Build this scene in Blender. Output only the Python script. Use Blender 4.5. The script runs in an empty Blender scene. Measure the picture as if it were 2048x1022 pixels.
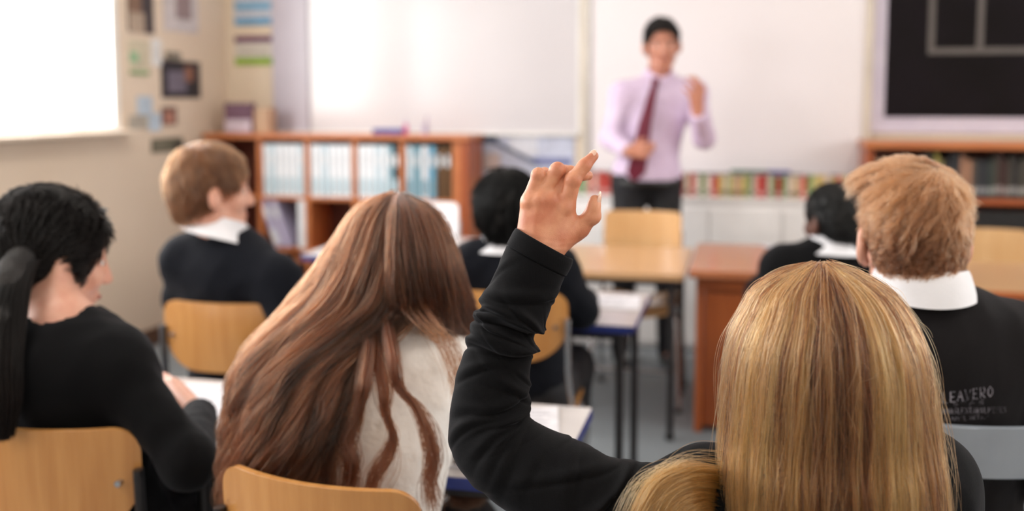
import bpy, bmesh, math, random
import numpy as np
import openvdb
from mathutils import Vector, Matrix

random.seed(7)
rng = np.random.default_rng(7)
PI = math.pi
SC = bpy.context.scene
COL = SC.collection

# ---------------------------------------------------------------- camera model
F_PX = 2000.0
CX, CY = 1024.0, 380.0
YAW, PITCH = math.radians(13.1), math.radians(5.14)
CAM = np.array([0.0, 0.0, 1.40])
FW = np.array([-math.sin(YAW) * math.cos(PITCH), math.cos(YAW) * math.cos(PITCH), -math.sin(PITCH)])
RT = np.array([math.cos(YAW), math.sin(YAW), 0.0])
UP = np.cross(RT, FW)


def ray(px, py):
    return FW + (px - CX) / F_PX * RT - (py - CY) / F_PX * UP


def P(px, py, Z):
    return CAM + Z * ray(px, py)


def PH(px, py, h):
    r = ray(px, py)
    return CAM + r * ((h - CAM[2]) / r[2])


def PY(px, py, Y):
    r = ray(px, py)
    return CAM + r * (Y / r[1])


def PX(px, py, X):
    r = ray(px, py)
    return CAM + r * (X / r[0])


cam_data = bpy.data.cameras.new('camera')
cam = bpy.data.objects.new('camera', cam_data)
COL.objects.link(cam)
cam.matrix_world = Matrix(((RT[0], UP[0], -FW[0], CAM[0]), (RT[1], UP[1], -FW[1], CAM[1]), (RT[2], UP[2], -FW[2], CAM[2]), (0, 0, 0, 1)))
cam_data.sensor_fit = 'HORIZONTAL'
cam_data.sensor_width = 36.0
cam_data.lens = 36.0 * F_PX / 2048.0
cam_data.shift_y = -(511.0 - CY) / 2048.0
cam_data.clip_start = 0.05
cam_data.dof.use_dof = True
cam_data.dof.focus_distance = 1.235
cam_data.dof.aperture_fstop = 2.2
cam_data.dof.aperture_blades = 0
SC.camera = cam


# ---------------------------------------------------------------- materials
def lin(c):
    return tuple((x / 255.0 / 12.92) if x / 255.0 <= 0.04045 else ((x / 255.0 + 0.055) / 1.055) ** 2.4 for x in c)


def rgba(c):
    return (*lin(c), 1.0)


def new_mat(name):
    m = bpy.data.materials.new(name)
    m.use_nodes = True
    nt = m.node_tree
    return m, nt, nt.nodes['Principled BSDF']


def mat(name, c, rough=0.5, c2=None, scale=8.0, bump=0.0, bscale=60.0, metal=0.0, spec=0.5, stretch=None, sss=0.0, sheen=0.0, coat=0.0, detail=3.0, lo=0.35, hi=0.65):
    m, nt, b = new_mat(name)
    b.inputs['Base Color'].default_value = rgba(c)
    b.inputs['Roughness'].default_value = rough
    b.inputs['Metallic'].default_value = metal
    b.inputs['Specular IOR Level'].default_value = spec
    if coat:
        b.inputs['Coat Weight'].default_value = coat
        b.inputs['Coat Roughness'].default_value = 0.12
    if sss:
        b.inputs['Subsurface Weight'].default_value = sss
        b.inputs['Subsurface Radius'].default_value = (1.0, 0.35, 0.2)
        b.inputs['Subsurface Scale'].default_value = 0.004
    if sheen:
        b.inputs['Sheen Weight'].default_value = sheen
        b.inputs['Sheen Roughness'].default_value = 0.4
    tc = nt.nodes.new('ShaderNodeTexCoord')
    mp = nt.nodes.new('ShaderNodeMapping')
    nt.links.new(tc.outputs['Object'], mp.inputs['Vector'])
    if stretch:
        mp.inputs['Scale'].default_value = stretch
    n = nt.nodes.new('ShaderNodeTexNoise')
    n.inputs['Scale'].default_value = scale
    n.inputs['Detail'].default_value = detail
    nt.links.new(mp.outputs['Vector'], n.inputs['Vector'])
    cr = nt.nodes.new('ShaderNodeValToRGB')
    cr.color_ramp.elements[0].position = lo
    cr.color_ramp.elements[1].position = hi
    cc2 = c2 if c2 else tuple(max(0, x * 0.94) for x in c)
    cr.color_ramp.elements[0].color = rgba(cc2)
    cr.color_ramp.elements[1].color = rgba(c)
    nt.links.new(n.outputs['Fac'], cr.inputs['Fac'])
    nt.links.new(cr.outputs['Color'], b.inputs['Base Color'])
    if bump:
        n2 = nt.nodes.new('ShaderNodeTexNoise')
        n2.inputs['Scale'].default_value = bscale
        n2.inputs['Detail'].default_value = 4.0
        nt.links.new(mp.outputs['Vector'], n2.inputs['Vector'])
        bp = nt.nodes.new('ShaderNodeBump')
        bp.inputs['Strength'].default_value = bump
        bp.inputs['Distance'].default_value = 0.01
        nt.links.new(n2.outputs['Fac'], bp.inputs['Height'])
        nt.links.new(bp.outputs['Normal'], b.inputs['Normal'])
    return m


def knit_mat(name, c, c2, rib=900.0):
    """fine black jersey: tiny woven bump and soft sheen"""
    m, nt, b = new_mat(name)
    b.inputs['Roughness'].default_value = 0.85
    b.inputs['Specular IOR Level'].default_value = 0.15
    b.inputs['Sheen Weight'].default_value = 0.06
    b.inputs['Sheen Roughness'].default_value = 0.45
    b.inputs['Sheen Tint'].default_value = (0.75, 0.78, 0.9, 1)
    tc = nt.nodes.new('ShaderNodeTexCoord')
    n = nt.nodes.new('ShaderNodeTexNoise')
    n.inputs['Scale'].default_value = 700.0
    n.inputs['Detail'].default_value = 2.0
    nt.links.new(tc.outputs['Object'], n.inputs['Vector'])
    cr = nt.nodes.new('ShaderNodeValToRGB')
    cr.color_ramp.elements[0].position = 0.3
    cr.color_ramp.elements[1].position = 0.75
    cr.color_ramp.elements[0].color = rgba(c)
    cr.color_ramp.elements[1].color = rgba(c2)
    nt.links.new(n.outputs['Fac'], cr.inputs['Fac'])
    nt.links.new(cr.outputs['Color'], b.inputs['Base Color'])
    w = nt.nodes.new('ShaderNodeTexWave')
    w.inputs['Scale'].default_value = rib / 3.0
    w.inputs['Distortion'].default_value = 1.5
    nt.links.new(tc.outputs['Object'], w.inputs['Vector'])
    ad = nt.nodes.new('ShaderNodeMath')
    ad.operation = 'MULTIPLY_ADD'
    ad.inputs[1].default_value = 0.35
    nt.links.new(w.outputs['Fac'], ad.inputs[0])
    nt.links.new(n.outputs['Fac'], ad.inputs[2])
    bp = nt.nodes.new('ShaderNodeBump')
    bp.inputs['Strength'].default_value = 0.22
    bp.inputs['Distance'].default_value = 0.0012
    nt.links.new(ad.outputs[0], bp.inputs['Height'])
    nt.links.new(bp.outputs['Normal'], b.inputs['Normal'])
    return m


def wood_mat(name, c, c2, rough=0.35, axis='x', coat=0.2):
    st = {'x': (0.6, 9.0, 9.0), 'y': (9.0, 0.6, 9.0), 'z': (9.0, 9.0, 0.6)}[axis]
    return mat(name, c, rough, c2, scale=6.0, stretch=st, coat=coat, detail=6.0, bump=0.02, bscale=20.0, lo=0.3, hi=0.7)


def hair_mat(name, dark, light, tip=None, rough=0.3):
    m = bpy.data.materials.new(name)
    m.use_nodes = True
    nt = m.node_tree
    nt.nodes.remove(nt.nodes['Principled BSDF'])
    out = [n for n in nt.nodes if n.type == 'OUTPUT_MATERIAL'][0]
    h = nt.nodes.new('ShaderNodeBsdfHairPrincipled')
    h.parametrization = 'COLOR'
    h.inputs['Roughness'].default_value = rough
    h.inputs['Radial Roughness'].default_value = 0.45
    at = nt.nodes.new('ShaderNodeAttribute')
    at.attribute_name = 'tint'
    cr = nt.nodes.new('ShaderNodeValToRGB')
    cr.color_ramp.elements[0].color = rgba(dark)
    cr.color_ramp.elements[1].color = rgba(light)
    nt.links.new(at.outputs['Fac'], cr.inputs['Fac'])
    nt.links.new(cr.outputs['Color'], h.inputs['Color'])
    nt.links.new(h.outputs['BSDF'], out.inputs['Surface'])
    return m


# ---------------------------------------------------------------- objects and tags
BASE = {}


def link(o, parent=None):
    COL.objects.link(o)
    if parent is not None:
        o.parent = parent
    return o


def tag(o, label=None, cat=None, group=None, kind=None):
    if label: o['label'] = label
    if cat: o['category'] = cat
    if group: o['group'] = group
    if kind: o['kind'] = kind
    return o


def empty(name, loc, rz=0.0, label=None, cat=None, group=None):
    o = bpy.data.objects.new(name, None)
    o.empty_display_size = 0.1
    o.location = tuple(float(v) for v in loc)
    o.rotation_euler = (0, 0, rz)
    link(o)
    return tag(o, label, cat, group)


def copy_tree(o, parent=None):
    c = o.copy()
    COL.objects.link(c)
    c.parent = parent
    for ch in list(o.children):
        copy_tree(ch, c)
    return c


class MB:
    """collects shapes into one mesh"""

    def __init__(self):
        self.v, self.f = [], []

    def add(self, vs, fs):
        n = len(self.v)
        self.v += [tuple(map(float, p)) for p in vs]
        self.f += [tuple(i + n for i in f) for f in fs]
        return self

    def box(self, c, s, rz=0.0, bev=0.0, M=None):
        bm = bmesh.new()
        bmesh.ops.create_cube(bm, size=1.0)
        bmesh.ops.scale(bm, vec=s, verts=bm.verts)
        if bev:
            bmesh.ops.bevel(bm, geom=bm.edges[:], offset=bev, segments=2, affect='EDGES', profile=0.5)
        X = Matrix.Translation(Vector([float(q) for q in c])) @ (M if M is not None else Matrix.Rotation(rz, 4, 'Z'))
        bm.verts.index_update()
        vs = [X @ v.co for v in bm.verts]
        fs = [[v.index for v in f.verts] for f in bm.faces]
        bm.free()
        return self.add(vs, fs)

    def tube(self, pts, r, n=10, cap=True, flat=1.0):
        pts = [np.array(p, float) for p in pts]
        rs = r if hasattr(r, '__len__') else [r] * len(pts)
        vs, fs = [], []
        prev = None
        for i, p in enumerate(pts):
            d = pts[min(i + 1, len(pts) - 1)] - pts[max(i - 1, 0)]
            d = d / (np.linalg.norm(d) + 1e-9)
            if prev is None:
                ref = np.array([0, 0, 1.0]) if abs(d[2]) < 0.9 else np.array([1.0, 0, 0])
            else:
                ref = prev
            a = ref - d * np.dot(ref, d)
            a /= np.linalg.norm(a) + 1e-9
            prev = a
            bb = np.cross(d, a)
            for k in range(n):
                t = 2 * PI * k / n
                vs.append(p + rs[i] * (math.cos(t) * a + flat * math.sin(t) * bb))
        for i in range(len(pts) - 1):
            for k in range(n):
                k2 = (k + 1) % n
                fs.append((i * n + k, i * n + k2, (i + 1) * n + k2, (i + 1) * n + k))
        if cap:
            fs.append(tuple(range(n))[::-1])
            fs.append(tuple((len(pts) - 1) * n + k for k in range(n)))
        return self.add(vs, fs)

    def sheet(self, fn, nu, nv, th):
        """thickened grid: fn(u,v)->(point, normal), u,v in 0..1"""
        vs, fs = [], []
        for side in (0, 1):
            for j in range(nv + 1):
                for i in range(nu + 1):
                    p, nn = fn(i / nu, j / nv)
                    vs.append(np.array(p) + np.array(nn) * (th if side else 0.0))
        W = nu + 1
        S = W * (nv + 1)
        for j in range(nv):
            for i in range(nu):
                a = j * W + i
                fs.append((a, a + 1, a + 1 + W, a + W))
                fs.append((S + a, S + a + W, S + a + 1 + W, S + a + 1))
        for i in range(nu):
            fs.append((i, S + i, S + i + 1, i + 1))
            a = nv * W + i
            fs.append((a, a + 1, S + a + 1, S + a))
        for j in range(nv):
            a = j * W
            fs.append((a, a + W, S + a + W, S + a))
            a = j * W + nu
            fs.append((a, S + a, S + a + W, a + W))
        return self.add(vs, fs)

    def build(self, name, m, parent=None, loc=None, smooth=False, origin=None):
        vs = self.v
        if origin is not None:
            vs = [(p[0] - origin[0], p[1] - origin[1], p[2] - origin[2]) for p in vs]
        me = bpy.data.meshes.new(name)
        me.from_pydata(vs, [], self.f)
        me.update()
        if smooth:
            me.polygons.foreach_set('use_smooth', [True] * len(me.polygons))
            try:
                me.set_sharp_from_angle(angle=math.radians(40))
            except Exception:
                pass
        me.materials.append(m)
        o = bpy.data.objects.new(name, me)
        if origin is not None:
            o.location = tuple(float(q) for q in origin)
        if loc is not None:
            o.location = tuple(float(q) for q in loc)
        return link(o, parent)


def mesh_np(name, pts, quads, tris, m, parent=None, base=(0, 0, 0), smooth=True):
    """big mesh from arrays, world points, stored relative to base"""
    pts = np.asarray(pts, np.float32) - np.asarray(base, np.float32)
    me = bpy.data.meshes.new(name)
    nq, ntr = len(quads), len(tris)
    me.vertices.add(len(pts))
    me.vertices.foreach_set('co', pts.ravel())
    me.loops.add(nq * 4 + ntr * 3)
    idx = np.concatenate([np.asarray(quads, np.int32).ravel(), np.asarray(tris, np.int32).ravel()])
    me.loops.foreach_set('vertex_index', idx)
    me.polygons.add(nq + ntr)
    st = np.concatenate([np.arange(nq) * 4, nq * 4 + np.arange(ntr) * 3]).astype(np.int32)
    me.polygons.foreach_set('loop_start', st)
    me.polygons.foreach_set('use_smooth', np.full(nq + ntr, smooth))
    me.update(calc_edges=True)
    me.validate()
    me.materials.append(m)
    o = bpy.data.objects.new(name, me)
    if parent is None:
        o.location = tuple(float(q) for q in base)
    return link(o, parent)


# ---------------------------------------------------------------- distance-field modelling
def _n(v):
    v = np.asarray(v, float)
    return v / (np.linalg.norm(v) + 1e-12)


class Field:
    """ordered list of distance shapes blended smoothly; meshed through OpenVDB"""

    def __init__(self):
        self.items = []
        self.disp = None

    def _add(self, op, k, fn, c, R):
        self.items.append((op, k, fn, np.asarray(c, float), float(R)))
        return self

    def cap(self, a, b, ra, rb, k=0.02, op='u', end=False, flat=None):
        a = np.asarray(a, float); b = np.asarray(b, float)
        ab = b - a
        L2 = float(ab @ ab) + 1e-12
        L = math.sqrt(L2)
        if flat is not None:
            fd, fs = _n(flat[0]), flat[1]

        def fn(p):
            q = p - a
            t = np.clip(q @ ab / L2, 0, 1)
            w = q - t[:, None] * ab
            if flat is not None:
                w = w + (w @ fd)[:, None] * fd * (1.0 / fs - 1.0)
            d = np.sqrt((w * w).sum(1)) - (ra + (rb - ra) * t)
            if flat is not None:
                d = d * min(1.0, fs * 1.2)
            if end:
                d = np.maximum(d, q @ (ab / L) - L)
            return d
        return self._add(op, k, fn, (a + b) / 2, L / 2 + max(ra, rb))

    def ell(self, c, r, R=None, k=0.02, op='u'):
        c = np.asarray(c, float); r = np.asarray(r, float)

        def fn(p):
            q = p - c
            if R is not None:
                q = q @ R
            k0 = np.sqrt(((q / r) ** 2).sum(1))
            k1 = np.sqrt(((q / (r * r)) ** 2).sum(1)) + 1e-9
            return k0 * (k0 - 1.0) / k1
        return self._add(op, k, fn, c, max(r))

    def plane(self, c, nrm, k=0.004):
        """keep the side opposite to the normal"""
        c = np.asarray(c, float); nrm = _n(nrm)
        return self._add('i', k, lambda p: (p - c) @ nrm, c, 1e9)

    def custom(self, fn, c, R, k=0.02, op='u'):
        return self._add(op, k, fn, c, R)

    def extend(self, other):
        self.items += other.items
        return self

    def ev(self, p, c=None, hb=None):
        d = np.full(len(p), 10.0)
        for op, k, fn, cc, R in self.items:
            if c is not None and R < 1e8 and op != 'i':
                if np.linalg.norm(cc - c) - R > hb + k + 0.03:
                    continue
            e = fn(p)
            if op == 'u':
                h = np.maximum(k - np.abs(d - e), 0.0) / k
                d = np.minimum(d, e) - h * h * k * 0.25
            elif op == 's':
                h = np.maximum(k - np.abs(d + e), 0.0) / k
                d = np.maximum(d, -e) + h * h * k * 0.25
            else:
                h = np.maximum(k - np.abs(d - e), 0.0) / k
                d = np.maximum(d, e) + h * h * k * 0.25
        if self.disp is not None:
            d = d - self.disp(p)
        return d

    def mesh(self, name, m, vox, parent=None, base=(0, 0, 0), lo=None, hi=None, adapt=0.0, pad=0.02):
        us = [(c, R) for op, k, fn, c, R in self.items if op == 'u']
        if lo is None:
            lo = np.min([c - R for c, R in us], axis=0) - pad
            hi = np.max([c + R for c, R in us], axis=0) + pad
        lo = np.asarray(lo, float); hi = np.asarray(hi, float)
        B = 16
        nb = np.ceil((hi - lo) / (vox * B)).astype(int)
        ax = np.arange(B) * vox
        G = np.stack(np.meshgrid(ax, ax, ax, indexing='ij'), -1).reshape(-1, 3)
        half = vox * B / 2
        hb = half * math.sqrt(3)
        bi = np.stack(np.meshgrid(*[np.arange(n) for n in nb], indexing='ij'), -1).reshape(-1, 3)
        cen = lo + (bi * B + B / 2 - 0.5) * vox
        dc = self.ev(cen)
        bg = vox * 4
        grid = openvdb.FloatGrid(bg)
        neg = np.full((B, B, B), -bg, np.float32)
        lim = hb * 1.5 + 0.012
        for b, c, d in zip(bi, cen, dc):
            ijk = tuple(int(x) for x in b * B)
            if d > lim:
                continue
            if d < -lim:
                grid.copyFromArray(neg, ijk=ijk)
                continue
            a = self.ev(lo + (b * B) * vox + G, c, hb)
            grid.copyFromArray(np.clip(a, -bg, bg).astype(np.float32).reshape(B, B, B), ijk=ijk)
        pts, tris, quads = grid.convertToPolygons(isovalue=0.0, adaptivity=adapt)
        # OpenVDB winds inwards for this sign: flip
        quads = np.asarray(quads)[:, ::-1] if len(quads) else np.zeros((0, 4), np.int32)
        tris = np.asarray(tris)[:, ::-1] if len(tris) else np.zeros((0, 3), np.int32)
        return mesh_np(name, np.asarray(pts) * vox + lo, quads, tris, m, parent, base)


def sines(seed, n, freq, amp, axis=None):
    """sum of random-direction sines, ridge-shaped: soft cloth folds"""
    r = np.random.default_rng(seed)
    D = r.normal(size=(n, 3))
    if axis is not None:
        D = D * 0.35 + np.outer(np.where(r.random(n) > .5, 1, -1), np.asarray(axis))
    D /= np.linalg.norm(D, axis=1)[:, None]
    Fq = freq * (0.6 + 0.9 * r.random(n))
    ph = r.random(n) * 6.28
    Wd = r.normal(size=(3, 3)) * 9.0

    def f(p):
        w = 0.35 * np.sin(p @ Wd)
        s = np.zeros(len(p))
        for i in range(n):
            x = np.sin(2 * PI * Fq[i] * (p @ D[i]) + ph[i] + w[:, i % 3] * 4)
            s += 1.0 - np.abs(x)
        return amp * (s / n - 0.36)
    return f


# ---------------------------------------------------------------- hair strands
def curves_obj(name, pos, radius, tint, m, parent, base, r_tip=0.35):
    """pos (N,K,3) world -> hair curves object"""
    N, K, _ = pos.shape
    cu = bpy.data.hair_curves.new(name)
    cu.add_curves([K] * N)
    cu.position_data.foreach_set('vector', (pos - np.asarray(base)).astype(np.float32).ravel())
    t = np.linspace(0, 1, K)
    rad = radius * np.minimum(1.0, (1.0 - t) / 0.35 + r_tip)
    rad = np.tile(rad, N) * np.repeat(0.75 + 0.5 * rng.random(N), K)
    a = cu.attributes.get('radius') or cu.attributes.new('radius', 'FLOAT', 'POINT')
    a.data.foreach_set('value', rad.astype(np.float32))
    a = cu.attributes.new('tint', 'FLOAT', 'CURVE')
    a.data.foreach_set('value', np.clip(tint, 0, 1).astype(np.float32))
    cu.materials.append(m)
    o = bpy.data.objects.new(name, cu)
    return link(o, parent)


def resample_levels(L, t):
    """L: (n, m) control rows, t in 0..1 -> smooth interpolated rows (Catmull-Rom)"""
    L = np.asarray(L, float)
    n = len(L)
    x = np.clip(t, 0, 1) * (n - 1)
    i = np.minimum(x.astype(int), n - 2)
    f = (x - i)[..., None]
    p0 = L[np.maximum(i - 1, 0)]; p1 = L[i]; p2 = L[i + 1]; p3 = L[np.minimum(i + 2, n - 1)]
    return 0.5 * ((2 * p1) + (-p0 + p2) * f + (2 * p0 - 5 * p1 + 4 * p2 - p3) * f ** 2 + (-p0 + 3 * p1 - 3 * p2 + p3) * f ** 3)


def tube_grid(pos, sub=1):
    """grid of world points (U,T,3) -> quads"""
    U, T, _ = pos.shape
    q = []
    for u in range(U - 1):
        for t in range(T - 1):
            a = u * T + t
            q.append((a, a + 1, a + T + 1, a + T))
    return np.array(q, np.int32)

# ================================================================= materials in use
M = {}
M['wall_beige'] = mat('wall_beige', (218, 200, 181), 0.45, (212, 193, 173), scale=1.5, bump=0.03, bscale=90, spec=0.35)
M['wall_cream'] = mat('wall_cream', (226, 210, 188), 0.6, (221, 204, 181), scale=2, bump=0.03, bscale=90)
M['ceiling'] = mat('ceiling_white', (238, 236, 232), 0.8, bump=0.05, bscale=40)
M['carpet'] = mat('carpet_blue_grey', (154, 160, 164), 0.95, (122, 129, 135), scale=180, bump=0.4, bscale=400, spec=0.1)
M['white_frame'] = mat('white_window_frame', (236, 234, 230), 0.35, scale=4)
M['skirting'] = mat('skirting_brown', (92, 60, 40), 0.4, (70, 44, 30), scale=10)
M['board'] = mat('whiteboard_enamel', (212, 208, 211), 0.16, (208, 204, 208), scale=1.2, spec=0.5)
M['screen'] = mat('matt_board_white', (236, 230, 232), 0.5, (233, 227, 230), scale=1.0)
M['lilac_board'] = mat('lilac_grey_board', (188, 181, 193), 0.3, scale=2)
M['alu'] = mat('brushed_aluminium', (190, 188, 188), 0.35, scale=30, metal=0.8)
M['tray_dark'] = mat('dark_tray', (96, 92, 98), 0.4, scale=20)
M['beige_trim'] = mat('beige_trim', (214, 203, 188), 0.5, scale=5)
M['lavender'] = mat('lavender_border_paper', (214, 206, 220), 0.7, (205, 197, 214), scale=6)
M['black_paper'] = mat('black_backing_paper', (19, 15, 16), 0.8, (23, 18, 22), scale=4, spec=0.15)
M['tape_grey'] = mat('grey_tape', (92, 86, 83), 0.6, scale=20)
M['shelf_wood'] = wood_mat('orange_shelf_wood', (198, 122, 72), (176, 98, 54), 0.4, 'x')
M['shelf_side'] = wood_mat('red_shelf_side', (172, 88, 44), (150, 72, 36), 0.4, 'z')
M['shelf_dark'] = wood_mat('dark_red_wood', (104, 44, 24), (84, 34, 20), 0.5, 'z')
M['desk_wood'] = wood_mat('orange_desk_panel', (198, 106, 50), (172, 86, 38), 0.4, 'z')
M['desk_top'] = wood_mat('orange_desk_top', (188, 118, 78), (168, 98, 62), 0.28, 'x', coat=0.4)
M['light_wood'] = wood_mat('light_beech_top', (208, 166, 124), (192, 148, 106), 0.3, 'x', coat=0.4)
M['ply'] = wood_mat('beech_plywood', (206, 150, 88), (188, 130, 72), 0.26, 'z', coat=0.5)
M['ply_pale'] = wood_mat('pale_beech_plywood', (216, 176, 128), (204, 160, 110), 0.22, 'z', coat=0.6)
M['ply_edge'] = mat('plywood_edge', (168, 112, 62), 0.5, (140, 90, 48), scale=200)
M['grey_plastic'] = mat('grey_plastic', (150, 158, 168), 0.3, scale=10, coat=0.2)
M['white_plastic'] = mat('white_plastic', (238, 236, 240), 0.3, scale=10, coat=0.2)
M['steel'] = mat('grey_steel_tube', (120, 124, 132), 0.3, scale=30, metal=0.75)
M['steel_dark'] = mat('dark_steel_tube', (62, 60, 62), 0.35, scale=30, metal=0.6)
M['chrome'] = mat('pale_steel_tube', (196, 196, 200), 0.22, scale=30, metal=0.9)
M['laminate'] = mat('white_laminate', (204, 198, 197), 0.25, (196, 190, 190), scale=14, coat=0.2)
M['blue_edge'] = mat('blue_table_edge', (34, 52, 128), 0.35, scale=20)
M['rubber'] = mat('black_rubber', (28, 28, 30), 0.7)
M['cupboard'] = mat('white_cupboard', (246, 243, 242), 0.4, scale=3)
M['paper'] = mat('white_paper', (228, 226, 230), 0.7, scale=20)


def flat_mat(c, rough=0.6):
    k = 'col_%d_%d_%d' % tuple(c)
    if k not in M:
        M[k] = mat(k, c, rough, tuple(int(x * 0.9) for x in c), scale=25)
    return M[k]


# ================================================================= room shell
XL, XR, YF, YB, ZC = -3.287, 3.4, 5.95, -2.6, 2.95


def struct(name, mb, m, smooth=False):
    o = mb.build(name, m, smooth=smooth)
    o['kind'] = 'structure'
    return o


struct('floor', MB().box(((XL + XR) / 2, (YF + YB) / 2, -0.05), (XR - XL + 0.6, YF - YB + 0.6, 0.1)), M['carpet'])
struct('ceiling', MB().box(((XL + XR) / 2, (YF + YB) / 2, ZC + 0.05), (XR - XL + 0.6, YF - YB + 0.6, 0.1)), M['ceiling'])
struct('wall_front', MB().box(((XL + XR) / 2, YF + 0.1, ZC / 2), (XR - XL + 0.5, 0.2, ZC)), M['wall_cream'])
struct('wall_back', MB().box(((XL + XR) / 2, YB - 0.1, ZC / 2), (XR - XL + 0.5, 0.2, ZC)), M['wall_cream'])


def wall_with_windows(name, x, side, wins, z0, z1):
    """wall at x (inner face), outward direction side, windows = [(y0,y1)]"""
    mb = MB()
    xc = x + side * 0.1
    mb.box((xc, (YF + YB) / 2, z0 / 2), (0.2, YF - YB, z0))
    mb.box((xc, (YF + YB) / 2, (z1 + ZC) / 2), (0.2, YF - YB, ZC - z1))
    ys = [YB] + [v for w in wins for v in w] + [YF]
    for i in range(0, len(ys), 2):
        if ys[i + 1] - ys[i] > 0.01:
            mb.box((xc, (ys[i] + ys[i + 1]) / 2, (z0 + z1) / 2), (0.2, ys[i + 1] - ys[i], z1 - z0))
    return struct(name, mb, M['wall_beige'])


glass, gnt, gb = new_mat('window_glass')
gnt.nodes.remove(gb)
gt = gnt.nodes.new('ShaderNodeBsdfTransparent')
gg = gnt.nodes.new('ShaderNodeBsdfGlossy')
gg.inputs['Roughness'].default_value = 0.02
gx = gnt.nodes.new('ShaderNodeMixShader')
gx.inputs[0].default_value = 0.06
gnt.links.new(gt.outputs[0], gx.inputs[1])
gnt.links.new(gg.outputs[0], gx.inputs[2])
gnt.links.new(gx.outputs[0], gnt.nodes['Material Output'].inputs['Surface'])

ZS, ZT = 1.24, 2.62
LW = [(-2.1, -0.3), (0.3, 2.1), (2.75, 4.80)]
RW = [(-2.0, -0.2), (0.5, 2.3), (3.0, 4.8)]
wall_with_windows('wall_left', XL, -1, LW, ZS, ZT)
wall_with_windows('wall_right', XR, 1, RW, ZS, ZT)
nwin = 0
for x, side, wins in ((XL, -1, LW), (XR, 1, RW)):
    for (a, b) in wins:
        nwin += 1
        f = MB()
        xc = x + side * 0.045
        t = 0.055
        f.box((xc, a + t / 2, (ZS + ZT) / 2), (0.09, t, ZT - ZS), bev=0.006)
        f.box((xc, b - t / 2, (ZS + ZT) / 2), (0.09, t, ZT - ZS), bev=0.006)
        f.box((xc, (a + b) / 2, ZS + t / 2 - 0.03), (0.10, b - a, t), bev=0.006)
        f.box((xc, (a + b) / 2, ZT - t / 2), (0.09, b - a, t), bev=0.006)
        if nwin not in (3,):
            f.box((xc, (a + b) / 2, (ZS + ZT) / 2), (0.07, 0.05, ZT - ZS), bev=0.005)
        w = struct('window_%d' % nwin, f, M['white_frame'])
        g = MB().box((xc + side * 0.02, (a + b) / 2, (ZS + ZT) / 2), (0.004, b - a - 0.08, ZT - ZS - 0.08)).build('pane', glass, w)
        MB().box((x - side * 0.03, (a + b) / 2, ZS - 0.012), (0.12, b - a + 0.08, 0.02), bev=0.005).build('window_sill', M['wall_beige'], w)
        # daylight arriving through this opening
        L = bpy.data.lights.new('daylight', 'AREA')
        L.shape = 'RECTANGLE'
        L.size = b - a - 0.1
        L.size_y = ZT - ZS - 0.1
        L.energy = {1: 22.0, 2: 70.0, 3: 78.0, 4: 12.0, 5: 26.0, 6: 44.0}[nwin] * (b - a)
        L.color = (1.0, 0.985, 0.97) if side < 0 else (1.0, 0.975, 0.94)
        lo = bpy.data.objects.new('daylight', L)
        lo.location = (x + side * 0.26, (a + b) / 2, (ZS + ZT) / 2)
        lo.rotation_euler = (Matrix(((0, 0, side), (-1 if side > 0 else 1, 0, 0), (0, -1 if side > 0 else -1, 0)))).to_euler() if False else Vector((side, 0, 0.0)).to_track_quat('Z', 'Y').to_euler()
        COL.objects.link(lo)

struct('baseboard_left', MB().box((XL + 0.01, (YF + YB) / 2, 0.05), (0.02, YF - YB, 0.1), bev=0.004), M['skirting'])
struct('baseboard_front', MB().box(((XL + XR) / 2, YF - 0.01, 0.05), (XR - XL, 0.02, 0.1), bev=0.004), M['skirting'])

# ceiling lamps (out of frame, the room's own)
def ceiling_lamp(x, y):
    r = empty('ceiling_light', (x, y, ZC - 0.06), 0, 'flat white ceiling light panel above the class', 'ceiling light', 'ceiling light panels')
    MB().box((0, 0, 0.02), (0.64, 1.24, 0.06), bev=0.01).build('frame', M['white_frame'], r)
    em, ent, eb = (M.get('lamp'), None, None)
    MB().box((0, 0, -0.012), (0.56, 1.16, 0.006)).build('diffuser', M['lamp'], r)
    return r


lm, lnt, lb = new_mat('lamp_diffuser')
lb.inputs['Emission Color'].default_value = (1.0, 0.93, 0.84, 1)
lb.inputs['Emission Strength'].default_value = 4.0
M['lamp'] = lm
for x in (-1.7, 1.3):
    for y in (-1.2, 1.2, 3.6):
        ceiling_lamp(x, y)
        L = bpy.data.lights.new('lamp_light', 'AREA')
        L.shape = 'RECTANGLE'
        L.size, L.size_y = 0.55, 1.15
        L.energy = 17.0
        L.color = (1.0, 0.93, 0.84)
        lo = bpy.data.objects.new('lamp_light', L)
        lo.location = (x, y, ZC - 0.085)
        COL.objects.link(lo)

W = bpy.data.worlds.new('sky')
SC.world = W
W.use_nodes = True
W.node_tree.nodes['Background'].inputs[0].default_value = (0.93, 0.97, 1.0, 1)
W.node_tree.nodes['Background'].inputs[1].default_value = 2.5

# ================================================================= front wall boards
Yw = YF


def xz(px, py, Y=YF):
    p = PY(px, py, Y)
    return p[0], p[2]


def wall_panel(mb, x0, x1, z0, z1, y, th=0.02, bev=0.0):
    return mb.box(((x0 + x1) / 2, y - th / 2, (z0 + z1) / 2), (x1 - x0, th, z1 - z0), bev=bev)


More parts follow.
